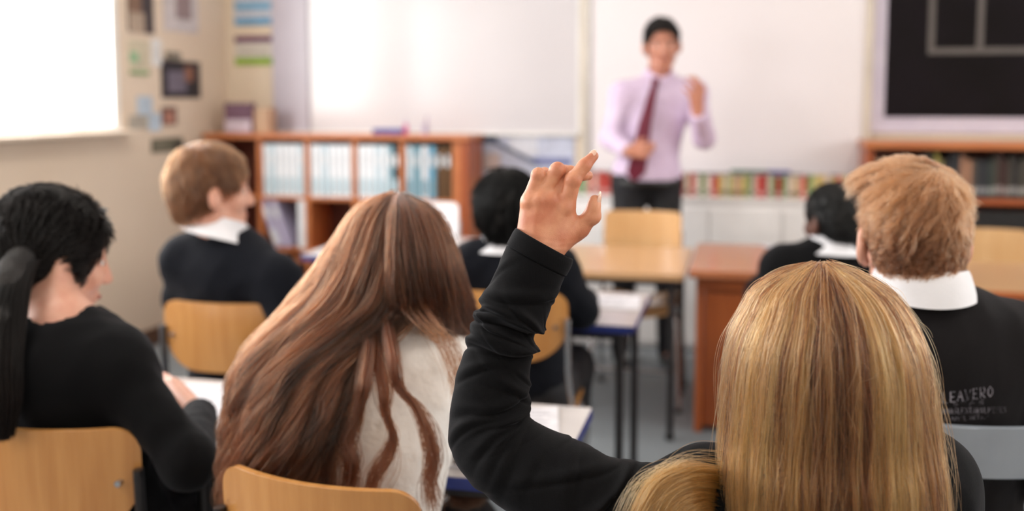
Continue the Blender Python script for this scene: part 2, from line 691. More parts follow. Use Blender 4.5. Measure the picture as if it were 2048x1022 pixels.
zb = xz(1000, 264)[1]
xs = xz(622, 100)[0]
wbL, wbR = xz(548, 100)[0], xz(1156, 100)[0]
r = empty('whiteboard', (wbL, YF, zb), 0, 'long glossy whiteboard above the low bookshelf', 'whiteboard')
b0 = wall_panel(MB(), xs, wbR, zb, 2.45, YF - 0.002, 0.02).build('writing_surface', M['board'], r); b0.location = (-wbL, -YF, -zb)
b1 = wall_panel(MB(), wbL, xs - 0.01, zb, 2.45, YF - 0.002, 0.025).build('lilac_side_panel', M['lilac_board'], r); b1.location = (-wbL, -YF, -zb)
fm = MB()
wall_panel(fm, wbL - 0.015, wbR + 0.015, zb - 0.02, zb, YF - 0.001, 0.04, 0.003)
wall_panel(fm, wbL - 0.015, wbR + 0.015, 2.45, 2.47, YF - 0.001, 0.03, 0.003)
wall_panel(fm, wbR, wbR + 0.02, zb, 2.45, YF - 0.001, 0.03, 0.003)
b2 = fm.build('frame', M['white_frame'], r); b2.location = (-wbL, -YF, -zb)

x0, zsb = xz(1182, 344); x1 = xz(1724, 346)[0]
zsb = xz(1450, 344)[1]
r = empty('projection_board', (x0, YF, zsb), 0, 'wide matt white board on the wall behind the teacher', 'whiteboard')
a = wall_panel(MB(), x0, x1, zsb, 2.45, YF - 0.004, 0.03).build('board_surface', M['screen'], r); a.location = (-x0, -YF, -zsb)
fm = MB()
wall_panel(fm, x0 - 0.02, x0, zsb, 2.45, YF - 0.002, 0.045, 0.003)
wall_panel(fm, x1, x1 + 0.02, zsb, 2.45, YF - 0.002, 0.045, 0.003)
a = fm.build('frame', M['alu'], r); a.location = (-x0, -YF, -zsb)
a = MB().box(((x0 + x1) / 2, YF - 0.05, zsb - 0.012), (x1 - x0 + 0.04, 0.1, 0.022), bev=0.004).build('pen_tray', M['tray_dark'], r)
a.location = (-x0, -YF, -zsb)
# coloured pens on the tray
for i, (px, c, nm) in enumerate(((1486, (60, 120, 90), 'green'), (1556, (70, 70, 160), 'blue'), (1518, (60, 110, 100), 'teal'))):
    x, z = xz(px, 342, YF - 0.07)
    tag(MB().tube([(-0.07, 0, 0), (0.05, 0, 0), (0.07, 0, 0)], [0.009, 0.009, 0.006], 8).build('marker_pen', flat_mat(c), None, loc=(x, YF - 0.07, zsb + 0.009)),
        '%s marker pen lying on the tray under the projection board' % nm, 'pen')

# strip of trim right of the board
xt0, xt1 = xz(1729, 100)[0], xz(1744, 100)[0]
struct('trim_1', wall_panel(MB(), xt0, xt1, 1.17, 2.9, YF - 0.001, 0.05, 0.004), M['beige_trim'])
xt0, xt1 = xz(1162, 100)[0], xz(1178, 100)[0]
struct('trim_2', wall_panel(MB(), xt0, xt1, 0.9, 2.9, YF - 0.001, 0.03, 0.004), M['beige_trim'])

# display board with scalloped border
dx0, dz0 = xz(1745, 100)[0], xz(1900, 266)[1]
ix0, iz0 = xz(1768, 100)[0], xz(1900, 238)[1]
dx1, dz1 = 3.0, 2.5
r = empty('display_board', (dx0, YF, dz0), 0, 'black papered display board with lavender scalloped border', 'notice board')


def dchild(mb, nm, m, **k):
    o = mb.build(nm, m, r, **k)
    o.location = (-dx0, -YF, -dz0)
    return o


dchild(wall_panel(MB(), dx0, dx1, dz0, dz1, YF - 0.001, 0.018), 'border', M['lavender'])
dchild(wall_panel(MB(), ix0, dx1 - 0.08, iz0, dz1 - 0.08, YF - 0.019, 0.004), 'backing_paper', M['black_paper'])
sc_ = MB()
R_ = 0.011
n = int((dx1 - ix0) / (2 * R_))
def disc(cx, cz):
    vs, fs = [], []
    for k in range(10):
        t = 2 * PI * k / 10
        vs.append((cx + R_ * math.cos(t), YF - 0.0245, cz + R_ * math.sin(t)))
        vs.append((cx + R_ * math.cos(t), YF - 0.0225, cz + R_ * math.sin(t)))
    for k in range(10):
        a_, b_ = 2 * k, 2 * ((k + 1) % 10)
        fs.append((a_, b_, b_ + 1, a_ + 1))
    fs.append(tuple(2 * k for k in range(10))[::-1])
    sc_.add(vs, fs)
for i in range(n):
    disc(ix0 + (2 * i + 1) * R_, iz0)
for i in range(int((dz1 - iz0) / (2 * R_))):
    disc(ix0, iz0 + (2 * i + 1) * R_)
dchild(sc_, 'scalloped_edge', M['lavender'])
tx0, tz0 = xz(1860, 103)
tx1 = xz(1957, 103)[0]
tw = 0.034
tm = [('window_bar', (tx0 - tw / 2, tx0 + tw / 2, tz0, 2.4)), ('window_bar', (tx1 - tw / 2, tx1 + tw / 2, tz0 + tw / 2, 2.4)), ('window_bar', (tx0 - tw / 2, 2.3, tz0 - tw / 2, tz0 + tw / 2))]
for i, (nm, q) in enumerate(tm):
    dchild(wall_panel(MB(), *q, YF - 0.0235 - 0.0005 * i, 0.003), 'grey_paper_strip', M['tape_grey'])

# ================================================================= posters
def poster(name, label, cat, x0, x1, z0, z1, y, c, bands=(), th=0.004):
    """front-wall poster; bands = (name, fx0, fx1, fz0, fz1, colour)"""
    r = empty(name, ((x0 + x1) / 2, y, z0), 0, label, cat)
    w, h = x1 - x0, z1 - z0
    MB().box((0, -th / 2, h / 2), (w, th, h)).build('sheet', flat_mat(c), r)
    for i, (nm, a, b_, c0, c1, cc) in enumerate(bands):
        MB().box((-w / 2 + w * (a + b_) / 2, -th - 0.001 - 0.0004 * i, h * (c0 + c1) / 2), (w * (b_ - a), 0.002, h * (c1 - c0))).build(nm, flat_mat(cc), r)
    return r


def pz(px0, px1, py0, py1, Y=YF):
    a, b_ = xz(px0, (py0 + py1) / 2, Y)[0], xz(px1, (py0 + py1) / 2, Y)[0]
    c0, c1 = xz((px0 + px1) / 2, py1, Y)[1], xz((px0 + px1) / 2, py0, Y)[1]
    return a, b_, c0, c1


a, b_, c0, c1 = pz(468, 545, -40, 50)
poster('wall_poster', 'white poster with bright blue bands, high beside the whiteboard', 'poster', a, b_, c0, c1, YF - 0.001, (214, 220, 232),
       [('blue_band', 0.03, 0.97, 0.0, 0.15, (84, 160, 208)), ('blue_band', 0.03, 0.97, 0.34, 0.5, (110, 172, 212)), ('blue_band', 0.03, 0.97, 0.8, 0.98, (84, 160, 208)), ('text_line', 0.1, 0.9, 0.24, 0.26, (170, 160, 170)), ('text_line', 0.1, 0.8, 0.6, 0.62, (170, 160, 170))])
a, b_, c0, c1 = pz(471, 545, 72, 130)
poster('wall_poster', 'small poster with purple top band and lime green bottom band', 'poster', a, b_, c0, c1, YF - 0.001, (222, 216, 206),
       [('green_band', 0, 1, 0.0, 0.25, (140, 180, 40)), ('purple_band', 0, 1, 0.78, 1.0, (108, 52, 96)), ('text_line', 0.1, 0.9, 0.5, 0.54, (180, 172, 160)), ('text_line', 0.1, 0.9, 0.4, 0.43, (180, 172, 160))])
# pale blue poster below the whiteboard
a, b_, c0, c1 = pz(964, 1150, 270, 352)
r = poster('wall_poster', 'pale blue poster crossed by a dark diagonal line below the whiteboard', 'poster', a, b_, c0, c1, YF - 0.001, (206, 212, 232),
           [('peach_patch', 0.02, 0.2, 0.1, 0.55, (216, 196, 190)), ('blue_band', 0.55, 0.97, 0.28, 0.45, (120, 128, 178)), ('pale_patch', 0.3, 0.6, 0.5, 0.95, (228, 230, 240))])
w, h = b_ - a, c1 - c0
ang = math.atan2(0.62 * h, 0.56 * w)
MB().box((0, 0, 0), (0.62 * w, 0.003, 0.022), M=Matrix.Rotation(ang, 4, 'Y')).build('diagonal_line', flat_mat((70, 84, 118)), r).location = (-w * 0.18, -0.008, h * 0.62)
MB().box((0, 0, 0), (0.10, 0.003, 0.05), M=Matrix.Rotation(0, 4, 'Y')).build('dark_corner', flat_mat((80, 104, 124)), r).location = (-w * 0.42, -0.0075, h * 0.9)


# left-wall pictures (they lie in the plane of the left wall)
def lposter(name, label, cat, px0, px1, py0, py1, c, bands=(), th=0.006):
    pa, pb = PX(px0, (py0 + py1) / 2, XL), PX(px1, (py0 + py1) / 2, XL)
    top, bot = PX((px0 + px1) / 2, py0, XL)[2], PX((px0 + px1) / 2, py1, XL)[2]
    y0, y1 = pa[1], pb[1]
    r = empty(name, (XL, (y0 + y1) / 2, bot), 0, label, cat)
    w, h = y1 - y0, top - bot
    MB().box((th / 2, 0, h / 2), (th, w, h)).build('sheet', flat_mat(c), r)
    for i, (nm, a, b_, c0, c1, cc) in enumerate(bands):
        MB().box((th + 0.001 + 0.0004 * i, -w / 2 + w * (a + b_) / 2, h * (c0 + c1) / 2), (0.002, w * (b_ - a), h * (c1 - c0))).build(nm, flat_mat(cc), r)
    return r


lposter('wall_picture', 'tall brown and black picture right beside the window', 'picture', 254, 305, -40, 66, (60, 50, 54),
        [('brown_area', 0.0, 0.5, 0.35, 0.95, (128, 98, 80)), ('pale_area', 0.02, 0.62, 0.0, 0.38, (176, 156, 138))])
lposter('certificate', 'cream certificate with green markings under the brown picture', 'certificate', 256, 296, 80, 150, (206, 196, 172),
        [('green_mark', 0.05, 0.45, 0.35, 0.65, (150, 190, 150)), ('green_strip', 0.02, 0.98, 0.0, 0.12, (130, 160, 112))])
lposter('paper_note', 'narrow white slip between the certificate and the dark photograph', 'paper', 302, 321, 78, 132, (226, 226, 226))
lposter('wall_poster', 'pale lilac poster with a grey figure, high on the left wall', 'poster', 326, 394, -40, 64, (204, 196, 198),
        [('grey_figure', 0.34, 0.78, 0.25, 0.95, (150, 130, 132))])
lposter('framed_photograph', 'dark framed photograph of blurred figures on the left wall', 'picture', 322, 399, 122, 196, (40, 34, 44),
        [('pale_figures', 0.14, 0.62, 0.16, 0.72, (112, 104, 120)), ('orange_figure', 0.58, 0.8, 0.45, 0.86, (140, 92, 72)), ('dark_figure', 0.62, 0.97, 0.05, 0.45, (30, 26, 34))])
lposter('wall_box', 'little grey box fixed above the dark framed photograph', 'box', 331, 353, 104, 120, (128, 120, 108), th=0.03)
lposter('paper_note', 'upper of the two pale blue papers beside the window', 'paper', 274, 303, 192, 230, (186, 202, 218))
lposter('paper_note', 'lower pale blue paper touching the red portrait photo', 'paper', 297, 320, 226, 262, (190, 206, 222))
lposter('paper_note', 'grey-beige paper just right of the window sill corner', 'paper', 256, 294, 230, 258, (176, 168, 156))
lposter('portrait_photo', 'small reddish portrait photograph under the dark framed one', 'picture', 323, 352, 214, 250, (110, 76, 70), [('face_area', 0.2, 0.75, 0.1, 0.75, (186, 130, 112))])
lposter('wall_sign', 'dark olive-grey sign low on the left wall', 'sign', 302, 364, 276, 304, (104, 100, 84), [('pale_line', 0.06, 0.5, 0.6, 0.7, (140, 134, 116)), ('pale_line', 0.06, 0.5, 0.3, 0.4, (140, 134, 116)), ('dark_end', 0.7, 1.0, 0.0, 0.8, (62, 58, 52))])

# ================================================================= low bookshelf with binders
YS = 5.60                                         # front face
X = lambda px, py=300: PY(px, py, YS)[0]
Z = lambda py, px=700: PY(px, py, YS)[2]
bx0, bx1 = -3.25, X(937)
zt, z2, z3 = Z(269), Z(399), Z(505)
th = 0.022
dep = 0.32
shelf = empty('bookshelf', ((bx0 + bx1) / 2, YS + dep / 2, 0), 0, 'long orange wood bookshelf with pigeonholes of white binders', 'bookshelf')
ox, oy = (bx0 + bx1) / 2, YS + dep / 2


def schild(parent, o_, mb, nm, m):
    o = mb.build(nm, m, parent)
    o.location = (-o_[0], -o_[1], 0)
    return o


so = (ox, oy)
yc = YS + dep / 2
schild(shelf, so, MB().box(((bx0 + bx1) / 2, yc - 0.01, zt - 0.015), (bx1 - bx0 + 0.02, dep + 0.03, 0.03), bev=0.004), 'top_board', M['shelf_wood'])
schild(shelf, so, MB().box((ox, yc, z2), (bx1 - bx0 - 0.04, dep - 0.01, th), bev=0.002), 'shelf_board', M['shelf_wood'])
schild(shelf, so, MB().box((ox, yc, z3), (bx1 - bx0 - 0.04, dep - 0.01, th), bev=0.002), 'shelf_board', M['shelf_wood'])
schild(shelf, so, MB().box((ox, yc, 0.42), (bx1 - bx0 - 0.04, dep - 0.01, th), bev=0.002), 'shelf_board', M['shelf_wood'])
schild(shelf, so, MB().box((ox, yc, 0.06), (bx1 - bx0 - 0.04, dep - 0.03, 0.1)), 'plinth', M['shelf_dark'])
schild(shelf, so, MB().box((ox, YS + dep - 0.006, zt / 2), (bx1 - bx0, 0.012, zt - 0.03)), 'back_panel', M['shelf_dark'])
xw = X(905) - X(935)
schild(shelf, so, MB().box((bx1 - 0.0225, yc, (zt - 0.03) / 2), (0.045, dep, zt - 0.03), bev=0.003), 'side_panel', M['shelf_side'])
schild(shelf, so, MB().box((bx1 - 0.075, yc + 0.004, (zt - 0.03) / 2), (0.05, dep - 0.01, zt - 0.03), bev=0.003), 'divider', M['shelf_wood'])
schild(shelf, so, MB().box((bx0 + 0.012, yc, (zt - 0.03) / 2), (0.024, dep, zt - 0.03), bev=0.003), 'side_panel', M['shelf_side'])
divs = [X(517), X(612), X(707), X(803)]
for d in divs:
    schild(shelf, so, MB().box((d, yc, (zt - 0.03) / 2), (0.03, dep - 0.012, zt - 0.04), bev=0.002), 'divider', M['shelf_wood'])

M['binder_white'] = mat('white_binder', (240, 242, 246), 0.35, (232, 236, 242), scale=6)
M['binder_pale'] = mat('pale_blue_binder', (208, 224, 234), 0.35, (200, 218, 228), scale=6)
M['binder_teal'] = mat('teal_binder', (140, 180, 196), 0.35, scale=6)
M['binder_blue'] = mat('blue_binder', (116, 176, 206), 0.35, scale=6)
M['binder_black'] = mat('black_binder', (40, 44, 50), 0.4, scale=6)
M['binder_brown'] = mat('brown_binder', (110, 78, 46), 0.5, scale=6)
M['binder_lilac'] = mat('lilac_binder', (188, 180, 208), 0.35, scale=6)
M['label_aqua'] = mat('aqua_label', (196, 218, 228), 0.5, scale=30)
M['label_white'] = mat('white_label', (236, 238, 242), 0.5, scale=30)

BW = 0.0345


def binder_mesh(w, h, d):
    mb = MB()
    mb.box((-w / 2 + 0.0015, 0, h / 2), (0.003, d, h))
    mb.box((w / 2 - 0.0015, 0, h / 2), (0.003, d, h))
    # rounded spine towards -y
    vs, fs = [], []
    n = 8
    for k in range(n + 1):
        t = PI * k / n
        x_, y_ = -w / 2 * math.cos(t), -d / 2 - 0.008 * math.sin(t)
        vs += [(x_, y_, 0), (x_, y_, h)]
    for k in range(n):
        fs.append((2 * k, 2 * k + 2, 2 * k + 3, 2 * k + 1))
    mb.add(vs, fs)
    return mb


def ring_hole():
    return MB()


bproto = {}


def binder(kind, x, y, z, label, tilt=0.0, w=BW, h=0.315, d=0.26, band='label_aqua', group=None):
    key = (kind, w, band)
    if key not in bproto:
        r = empty('ring_binder', (0, 0, 0), 0, 'x', 'binder')
        binder_mesh(w, h, d).build('cover', M[kind], r)
        MB().box((0, 0, h / 2), (w - 0.008, d - 0.02, h - 0.012)).build('pages', M['paper'], r)
        MB().box((0, -d / 2 - 0.0085, h * 0.22), (w * 0.62, 0.002, h * 0.3)).build('spine_label', M[band], r)
        MB().box((0, -d / 2 - 0.0085, h * 0.72), (w * 0.56, 0.002, h * 0.22)).build('title_label', M['label_white'], r)
        bproto[key] = r
        o = r
    else:
        o = copy_tree(bproto[key])
    o.location = (x, y, z)
    o.rotation_euler = (0, tilt, 0)
    o['label'] = label
    if group: o['group'] = group
    return o


ords = ['first', 'second', 'third', 'fourth', 'fifth', 'sixth', 'seventh', 'eighth', 'ninth', 'tenth']
bay_names = ['left', 'middle', 'right']
zb1 = z2 + th / 2
for bay in range(3):
    xa, xb = divs[bay] + 0.018, divs[bay + 1] - 0.018
    nb_ = int((xb - xa) / (BW + 0.0015))
    step = (xb - xa) / nb_
    for i in range(nb_):
        kind = 'binder_white' if (i * 7 + bay * 3) % 5 != 2 else 'binder_pale'
        if bay == 2 and i == nb_ - 1: kind = 'binder_black'
        if bay == 2 and i == nb_ - 2: kind = 'binder_teal'
        cn = {'binder_white': 'white', 'binder_pale': 'pale blue', 'binder_black': 'black', 'binder_teal': 'teal'}[kind]
        binder(kind, xa + step * (i + 0.5), YS + 0.15, zb1, '%s ring binder, %s from left in the %s white-binder pigeonhole' % (cn, ords[i], bay_names[bay]),
               band='label_aqua', group='ring binders in the upper row')
xa, xb = divs[3] + 0.018, bx1 - 0.105
n4 = [('binder_pale', 'pale blue'), ('binder_teal', 'teal'), ('binder_white', 'white'), ('binder_blue', 'bright blue'), ('binder_brown', 'brown'), ('binder_brown', 'brown')]
step = (xb - xa) / len(n4)
for i, (kd, cn) in enumerate(n4):
    binder(kd, xa + step * (i + 0.5), YS + 0.15, zb1, '%s ring binder, %s from left in the rightmost pigeonhole' % (cn, ords[i]),
           w=min(BW, step - 0.002), band='binder_teal' if kd != 'binder_brown' else 'binder_brown', group='ring binders in the upper row')
# leaning binders in the second row
zb2 = z3 + th / 2
binder('binder_lilac', divs[0] + 0.115, YS + 0.15, zb2 + 0.006, 'lilac ring binder leaning steeply in the lower left pigeonhole', tilt=-0.36, w=0.05, band='label_white')
binder('binder_lilac', divs[0] + 0.172, YS + 0.152, zb2 + 0.006, 'grey-lilac ring binder leaning against the steep lilac one', tilt=-0.33, w=0.042, band='binder_lilac')
binder('binder_white', divs[1] - 0.045, YS + 0.15, zb2 + 0.002, 'white ring binder upright in the lower left pigeonhole', tilt=0.0, w=0.05, band='label_white')

# things on top of the shelf
ztop = zt + 0.0
a, b_, c0, c1 = pz(450, 505, 206, 268, 5.70)
r = empty('picture_box', ((a + b_) / 2, 5.72, ztop), 0, 'purple and white picture box on the bookshelf top', 'box')
MB().box((0, 0, (c1 - ztop) / 2), (b_ - a, 0.06, c1 - ztop), bev=0.004).build('box_body', flat_mat((112, 78, 98)), r)
MB().box((0, -0.032, (c1 - ztop) * 0.24), ((b_ - a) * 0.94, 0.004, (c1 - ztop) * 0.42)).build('white_label', flat_mat((214, 200, 214)), r)
MB().box((0, -0.0325, (c1 - ztop) * 0.78), ((b_ - a) * 0.8, 0.004, (c1 - ztop) * 0.04)).build('title_line', flat_mat((160, 130, 150)), r)
a, b_, c0, c1 = pz(509, 540, 216, 268, 5.72)
r = empty('cardboard_box', ((a + b_) / 2, 5.76, ztop), 0, 'light brown cardboard box beside the purple picture box', 'box')
MB().box((0, 0, (c1 - ztop) / 2), (b_ - a, 0.1, c1 - ztop), bev=0.003).build('box_body', flat_mat((196, 160, 132)), r)
MB().box((0, -0.051, (c1 - ztop) * 0.5), (0.02, 0.002, c1 - ztop - 0.01)).build('tape', flat_mat((214, 186, 156)), r)
x_ = X(768, 262)
r = empty('pencil_tray', (x_, 5.7, ztop), 0, 'blue pencil tray on the bookshelf top', 'tray')
mb = MB().box((0, 0, 0.004), (0.19, 0.09, 0.008), bev=0.002)
for sx in (-1, 1):
    mb.box((sx * 0.092, 0, 0.018), (0.006, 0.09, 0.03), bev=0.001)
    mb.box((0, sx * 0.042, 0.018), (0.19, 0.006, 0.03), bev=0.001)
mb.build('tray_body', flat_mat((70, 74, 150)), r)
r = empty('glue_bottle', (X(803, 262), 5.68, ztop), 0, 'small pink bottle standing at the end of the blue tray', 'bottle')
MB().tube([(0, 0, 0), (0, 0, 0.05), (0, 0, 0.062)], [0.014, 0.014, 0.008], 14).build('bottle_body', flat_mat((214, 90, 150)), r, smooth=True)
MB().tube([(0, 0, 0.062), (0, 0, 0.085), (0, 0, 0.1)], [0.008, 0.007, 0.003], 12).build('cap', flat_mat((200, 190, 210)), r, smooth=True)
r = empty('pen_pot', (X(838, 262), 5.72, ztop), 0, 'lilac pen pot with one pen on the bookshelf top', 'pot')
MB().tube([(0, 0, 0), (0, 0, 0.06)], [0.018, 0.02], 14).build('pot_body', flat_mat((190, 180, 206)), r, smooth=True)
MB().tube([(0, 0, 0.02), (0.012, 0, 0.11)], 0.004, 8).build('pen', flat_mat((150, 110, 160)), r)

# ================================================================= white cupboard with a row of books
cy0 = 5.58
cx0, cx1 = -0.97, 0.60
ztc = PY(1500, 397, cy0)[2]
r = empty('low_cupboard', ((cx0 + cx1) / 2, cy0 + 0.18, 0), 0, 'low white cupboard along the wall under the projection board', 'cupboard')
hw = (cx1 - cx0) / 2
MB().box((0, 0, ztc / 2), (2 * hw, 0.34, ztc - 0.02), bev=0.003).build('body', M['cupboard'], r)
MB().box((0, -0.01, ztc - 0.012), (2 * hw + 0.02, 0.36, 0.024), bev=0.003).build('top_board', M['cupboard'], r)
for i in range(4):
    dx = -hw + (i + 0.5) * hw / 2
    d = MB().box((dx, -0.178, ztc / 2 - 0.01), (hw / 2 - 0.008, 0.016, ztc - 0.1), bev=0.002).build('door', M['cupboard'], r)
    MB().tube([(dx + (0.14 if i % 2 == 0 else -0.14), -0.186, ztc * 0.7), (dx + (0.14 if i % 2 == 0 else -0.14), -0.21, ztc * 0.7)], [0.008, 0.012], 10).build('knob', M['steel'], d)

bk_cols = [((224, 214, 190), 'cream'), ((206, 196, 130), 'yellow-green'), ((232, 226, 220), 'white'), ((170, 40, 44), 'red'), ((222, 190, 120), 'ochre'), ((228, 206, 160), 'tan'),
           ((216, 176, 150), 'peach'), ((226, 220, 200), 'ivory'), ((214, 96, 84), 'coral'), ((120, 150, 96), 'green'), ((200, 70, 60), 'brick red'), ((236, 214, 200), 'pale pink')]


book_protos = {}


def book(c, cn, w, h, d, loc, label, group, tilt=0.0):
    key = (cn, round(w, 4), round(h, 3))
    if key in book_protos:
        o = copy_tree(book_protos[key])
    else:
        o = empty('book', (0, 0, 0), 0, 'x', 'book')
        mb = MB().box((-w / 2 + 0.001, 0, h / 2), (0.002, d, h)).box((w / 2 - 0.001, 0, h / 2), (0.002, d, h)).box((0, -d / 2 + 0.001, h / 2), (w, 0.002, h))
        mb.build('cover', flat_mat(c), o)
        MB().box((0, 0.002, h / 2), (w - 0.004, d - 0.006, h - 0.006)).build('pages', M['paper'], o)
        MB().box((0, -d / 2 - 0.0008, h * 0.2), (w * 0.8, 0.0012, h * 0.16)).build('spine_band', flat_mat(tuple(int(255 - (255 - q) * 0.5) if sum(c) < 420 else int(q * 0.55) for q in c)), o)
        book_protos[key] = o
    o.location = loc
    o.rotation_euler = (0, tilt, 0)
    o['label'] = label
    o['group'] = group
    return o


x = cx0 + 0.02
rb_ = random.Random(3)
seq = []
while x < cx1 - 0.04:
    w = rb_.choice([0.02, 0.026, 0.032])
    h = rb_.choice([0.118, 0.124, 0.13])
    c, cn = bk_cols[rb_.randrange(len(bk_cols))]
    seq.append((x + w / 2, w, h, c, cn))
    x += w + 0.0012
words = ['', 'twenty-', 'thirty-', 'forty-', 'fifty-', 'sixty-']
def ordinal(n):
    base = ['zeroth', 'first', 'second', 'third', 'fourth', 'fifth', 'sixth', 'seventh', 'eighth', 'ninth', 'tenth', 'eleventh', 'twelfth', 'thirteenth', 'fourteenth', 'fifteenth', 'sixteenth', 'seventeenth', 'eighteenth', 'nineteenth']
    tens = {2: 'twent', 3: 'thirt', 4: 'fort', 5: 'fift', 6: 'sixt', 7: 'sevent'}
    if n < 20: return base[n]
    return tens[n // 10] + 'ieth' if n % 10 == 0 else tens[n // 10] + 'y-' + base[n % 10]
for i, (bx, w, h, c, cn) in enumerate(seq):
    book(c, cn, w, h, 0.11, (bx, cy0 + 0.10, ztc), '%s paperback on the white cupboard, %s from the left end' % (cn, ordinal(i + 1)), 'paperbacks on the white cupboard')

# ================================================================= right bookcase
YR = 5.60
rx0, rx1 = PY(1732, 290, YR)[0], 3.0
rzt = PY(1900, 284, YR)[2]
rz2 = PY(1950, 404, YR)[2]
r = empty('bookcase', ((rx0 + rx1) / 2, YR + 0.16, 0), 0, 'dark bookcase with orange wood top under the black display board', 'bookcase')
hw = (rx1 - rx0) / 2
MB().box((0, -0.01, rzt - 0.018), (2 * hw + 0.02, 0.36, 0.036), bev=0.004).build('top_board', M['shelf_wood'], r)
MB().box((-hw + 0.02, 0, (rzt - 0.036) / 2), (0.04, 0.32, rzt - 0.036), bev=0.003).build('side_panel', M['shelf_side'], r)
MB().box((hw - 0.02, 0, (rzt - 0.036) / 2), (0.04, 0.32, rzt - 0.036), bev=0.003).build('side_panel', M['shelf_side'], r)
MB().box((0, 0.15, (rzt - 0.036) / 2), (2 * hw - 0.08, 0.012, rzt - 0.04)).build('back_panel', M['shelf_dark'], r)
MB().box((0, 0, rz2), (2 * hw - 0.08, 0.3, 0.03), bev=0.002).build('shelf_board', M['shelf_side'], r)
MB().box((0, 0.02, 0.42), (2 * hw - 0.08, 0.26, 0.024), bev=0.002).build('shelf_board', M['shelf_side'], r)
MB().box((0, -0.125, rz2 / 2 - 0.02), (2 * hw - 0.09, 0.014, rz2 - 0.06), bev=0.002).build('void_shade_panel', flat_mat((22, 20, 22)), r)  # black sheet stands in for the shade of the void below the shelf
dk = [((58, 50, 46), 'dark brown'), ((46, 48, 54), 'charcoal'), ((70, 66, 58), 'grey-brown'), ((40, 36, 40), 'black'), ((90, 82, 74), 'taupe'), ((66, 40, 36), 'maroon'), ((50, 62, 56), 'dark green')]
x = PY(1850, 350, YR)[0]
i = 0
rb_ = random.Random(5)
while x < 2.0:
    w = rb_.choice([0.022, 0.03])
    h = rb_.choice([0.2, 0.22, 0.235])
    c, cn = dk[rb_.randrange(len(dk))]
    if i == 2: c, cn = (180, 170, 90), 'lime'
    if i == 3: c, cn = (150, 140, 90), 'olive yellow'
    if i in (7, 8): c, cn = (176, 130, 104), 'pinkish tan'
    i += 1
    book(c, cn, w, h, 0.16, (x + w / 2, YR + 0.14, rz2 + 0.015), '%s book in the dark bookcase, %s from the left' % (cn, ordinal(i)), 'books in the dark bookcase')
    x += w + 0.0015

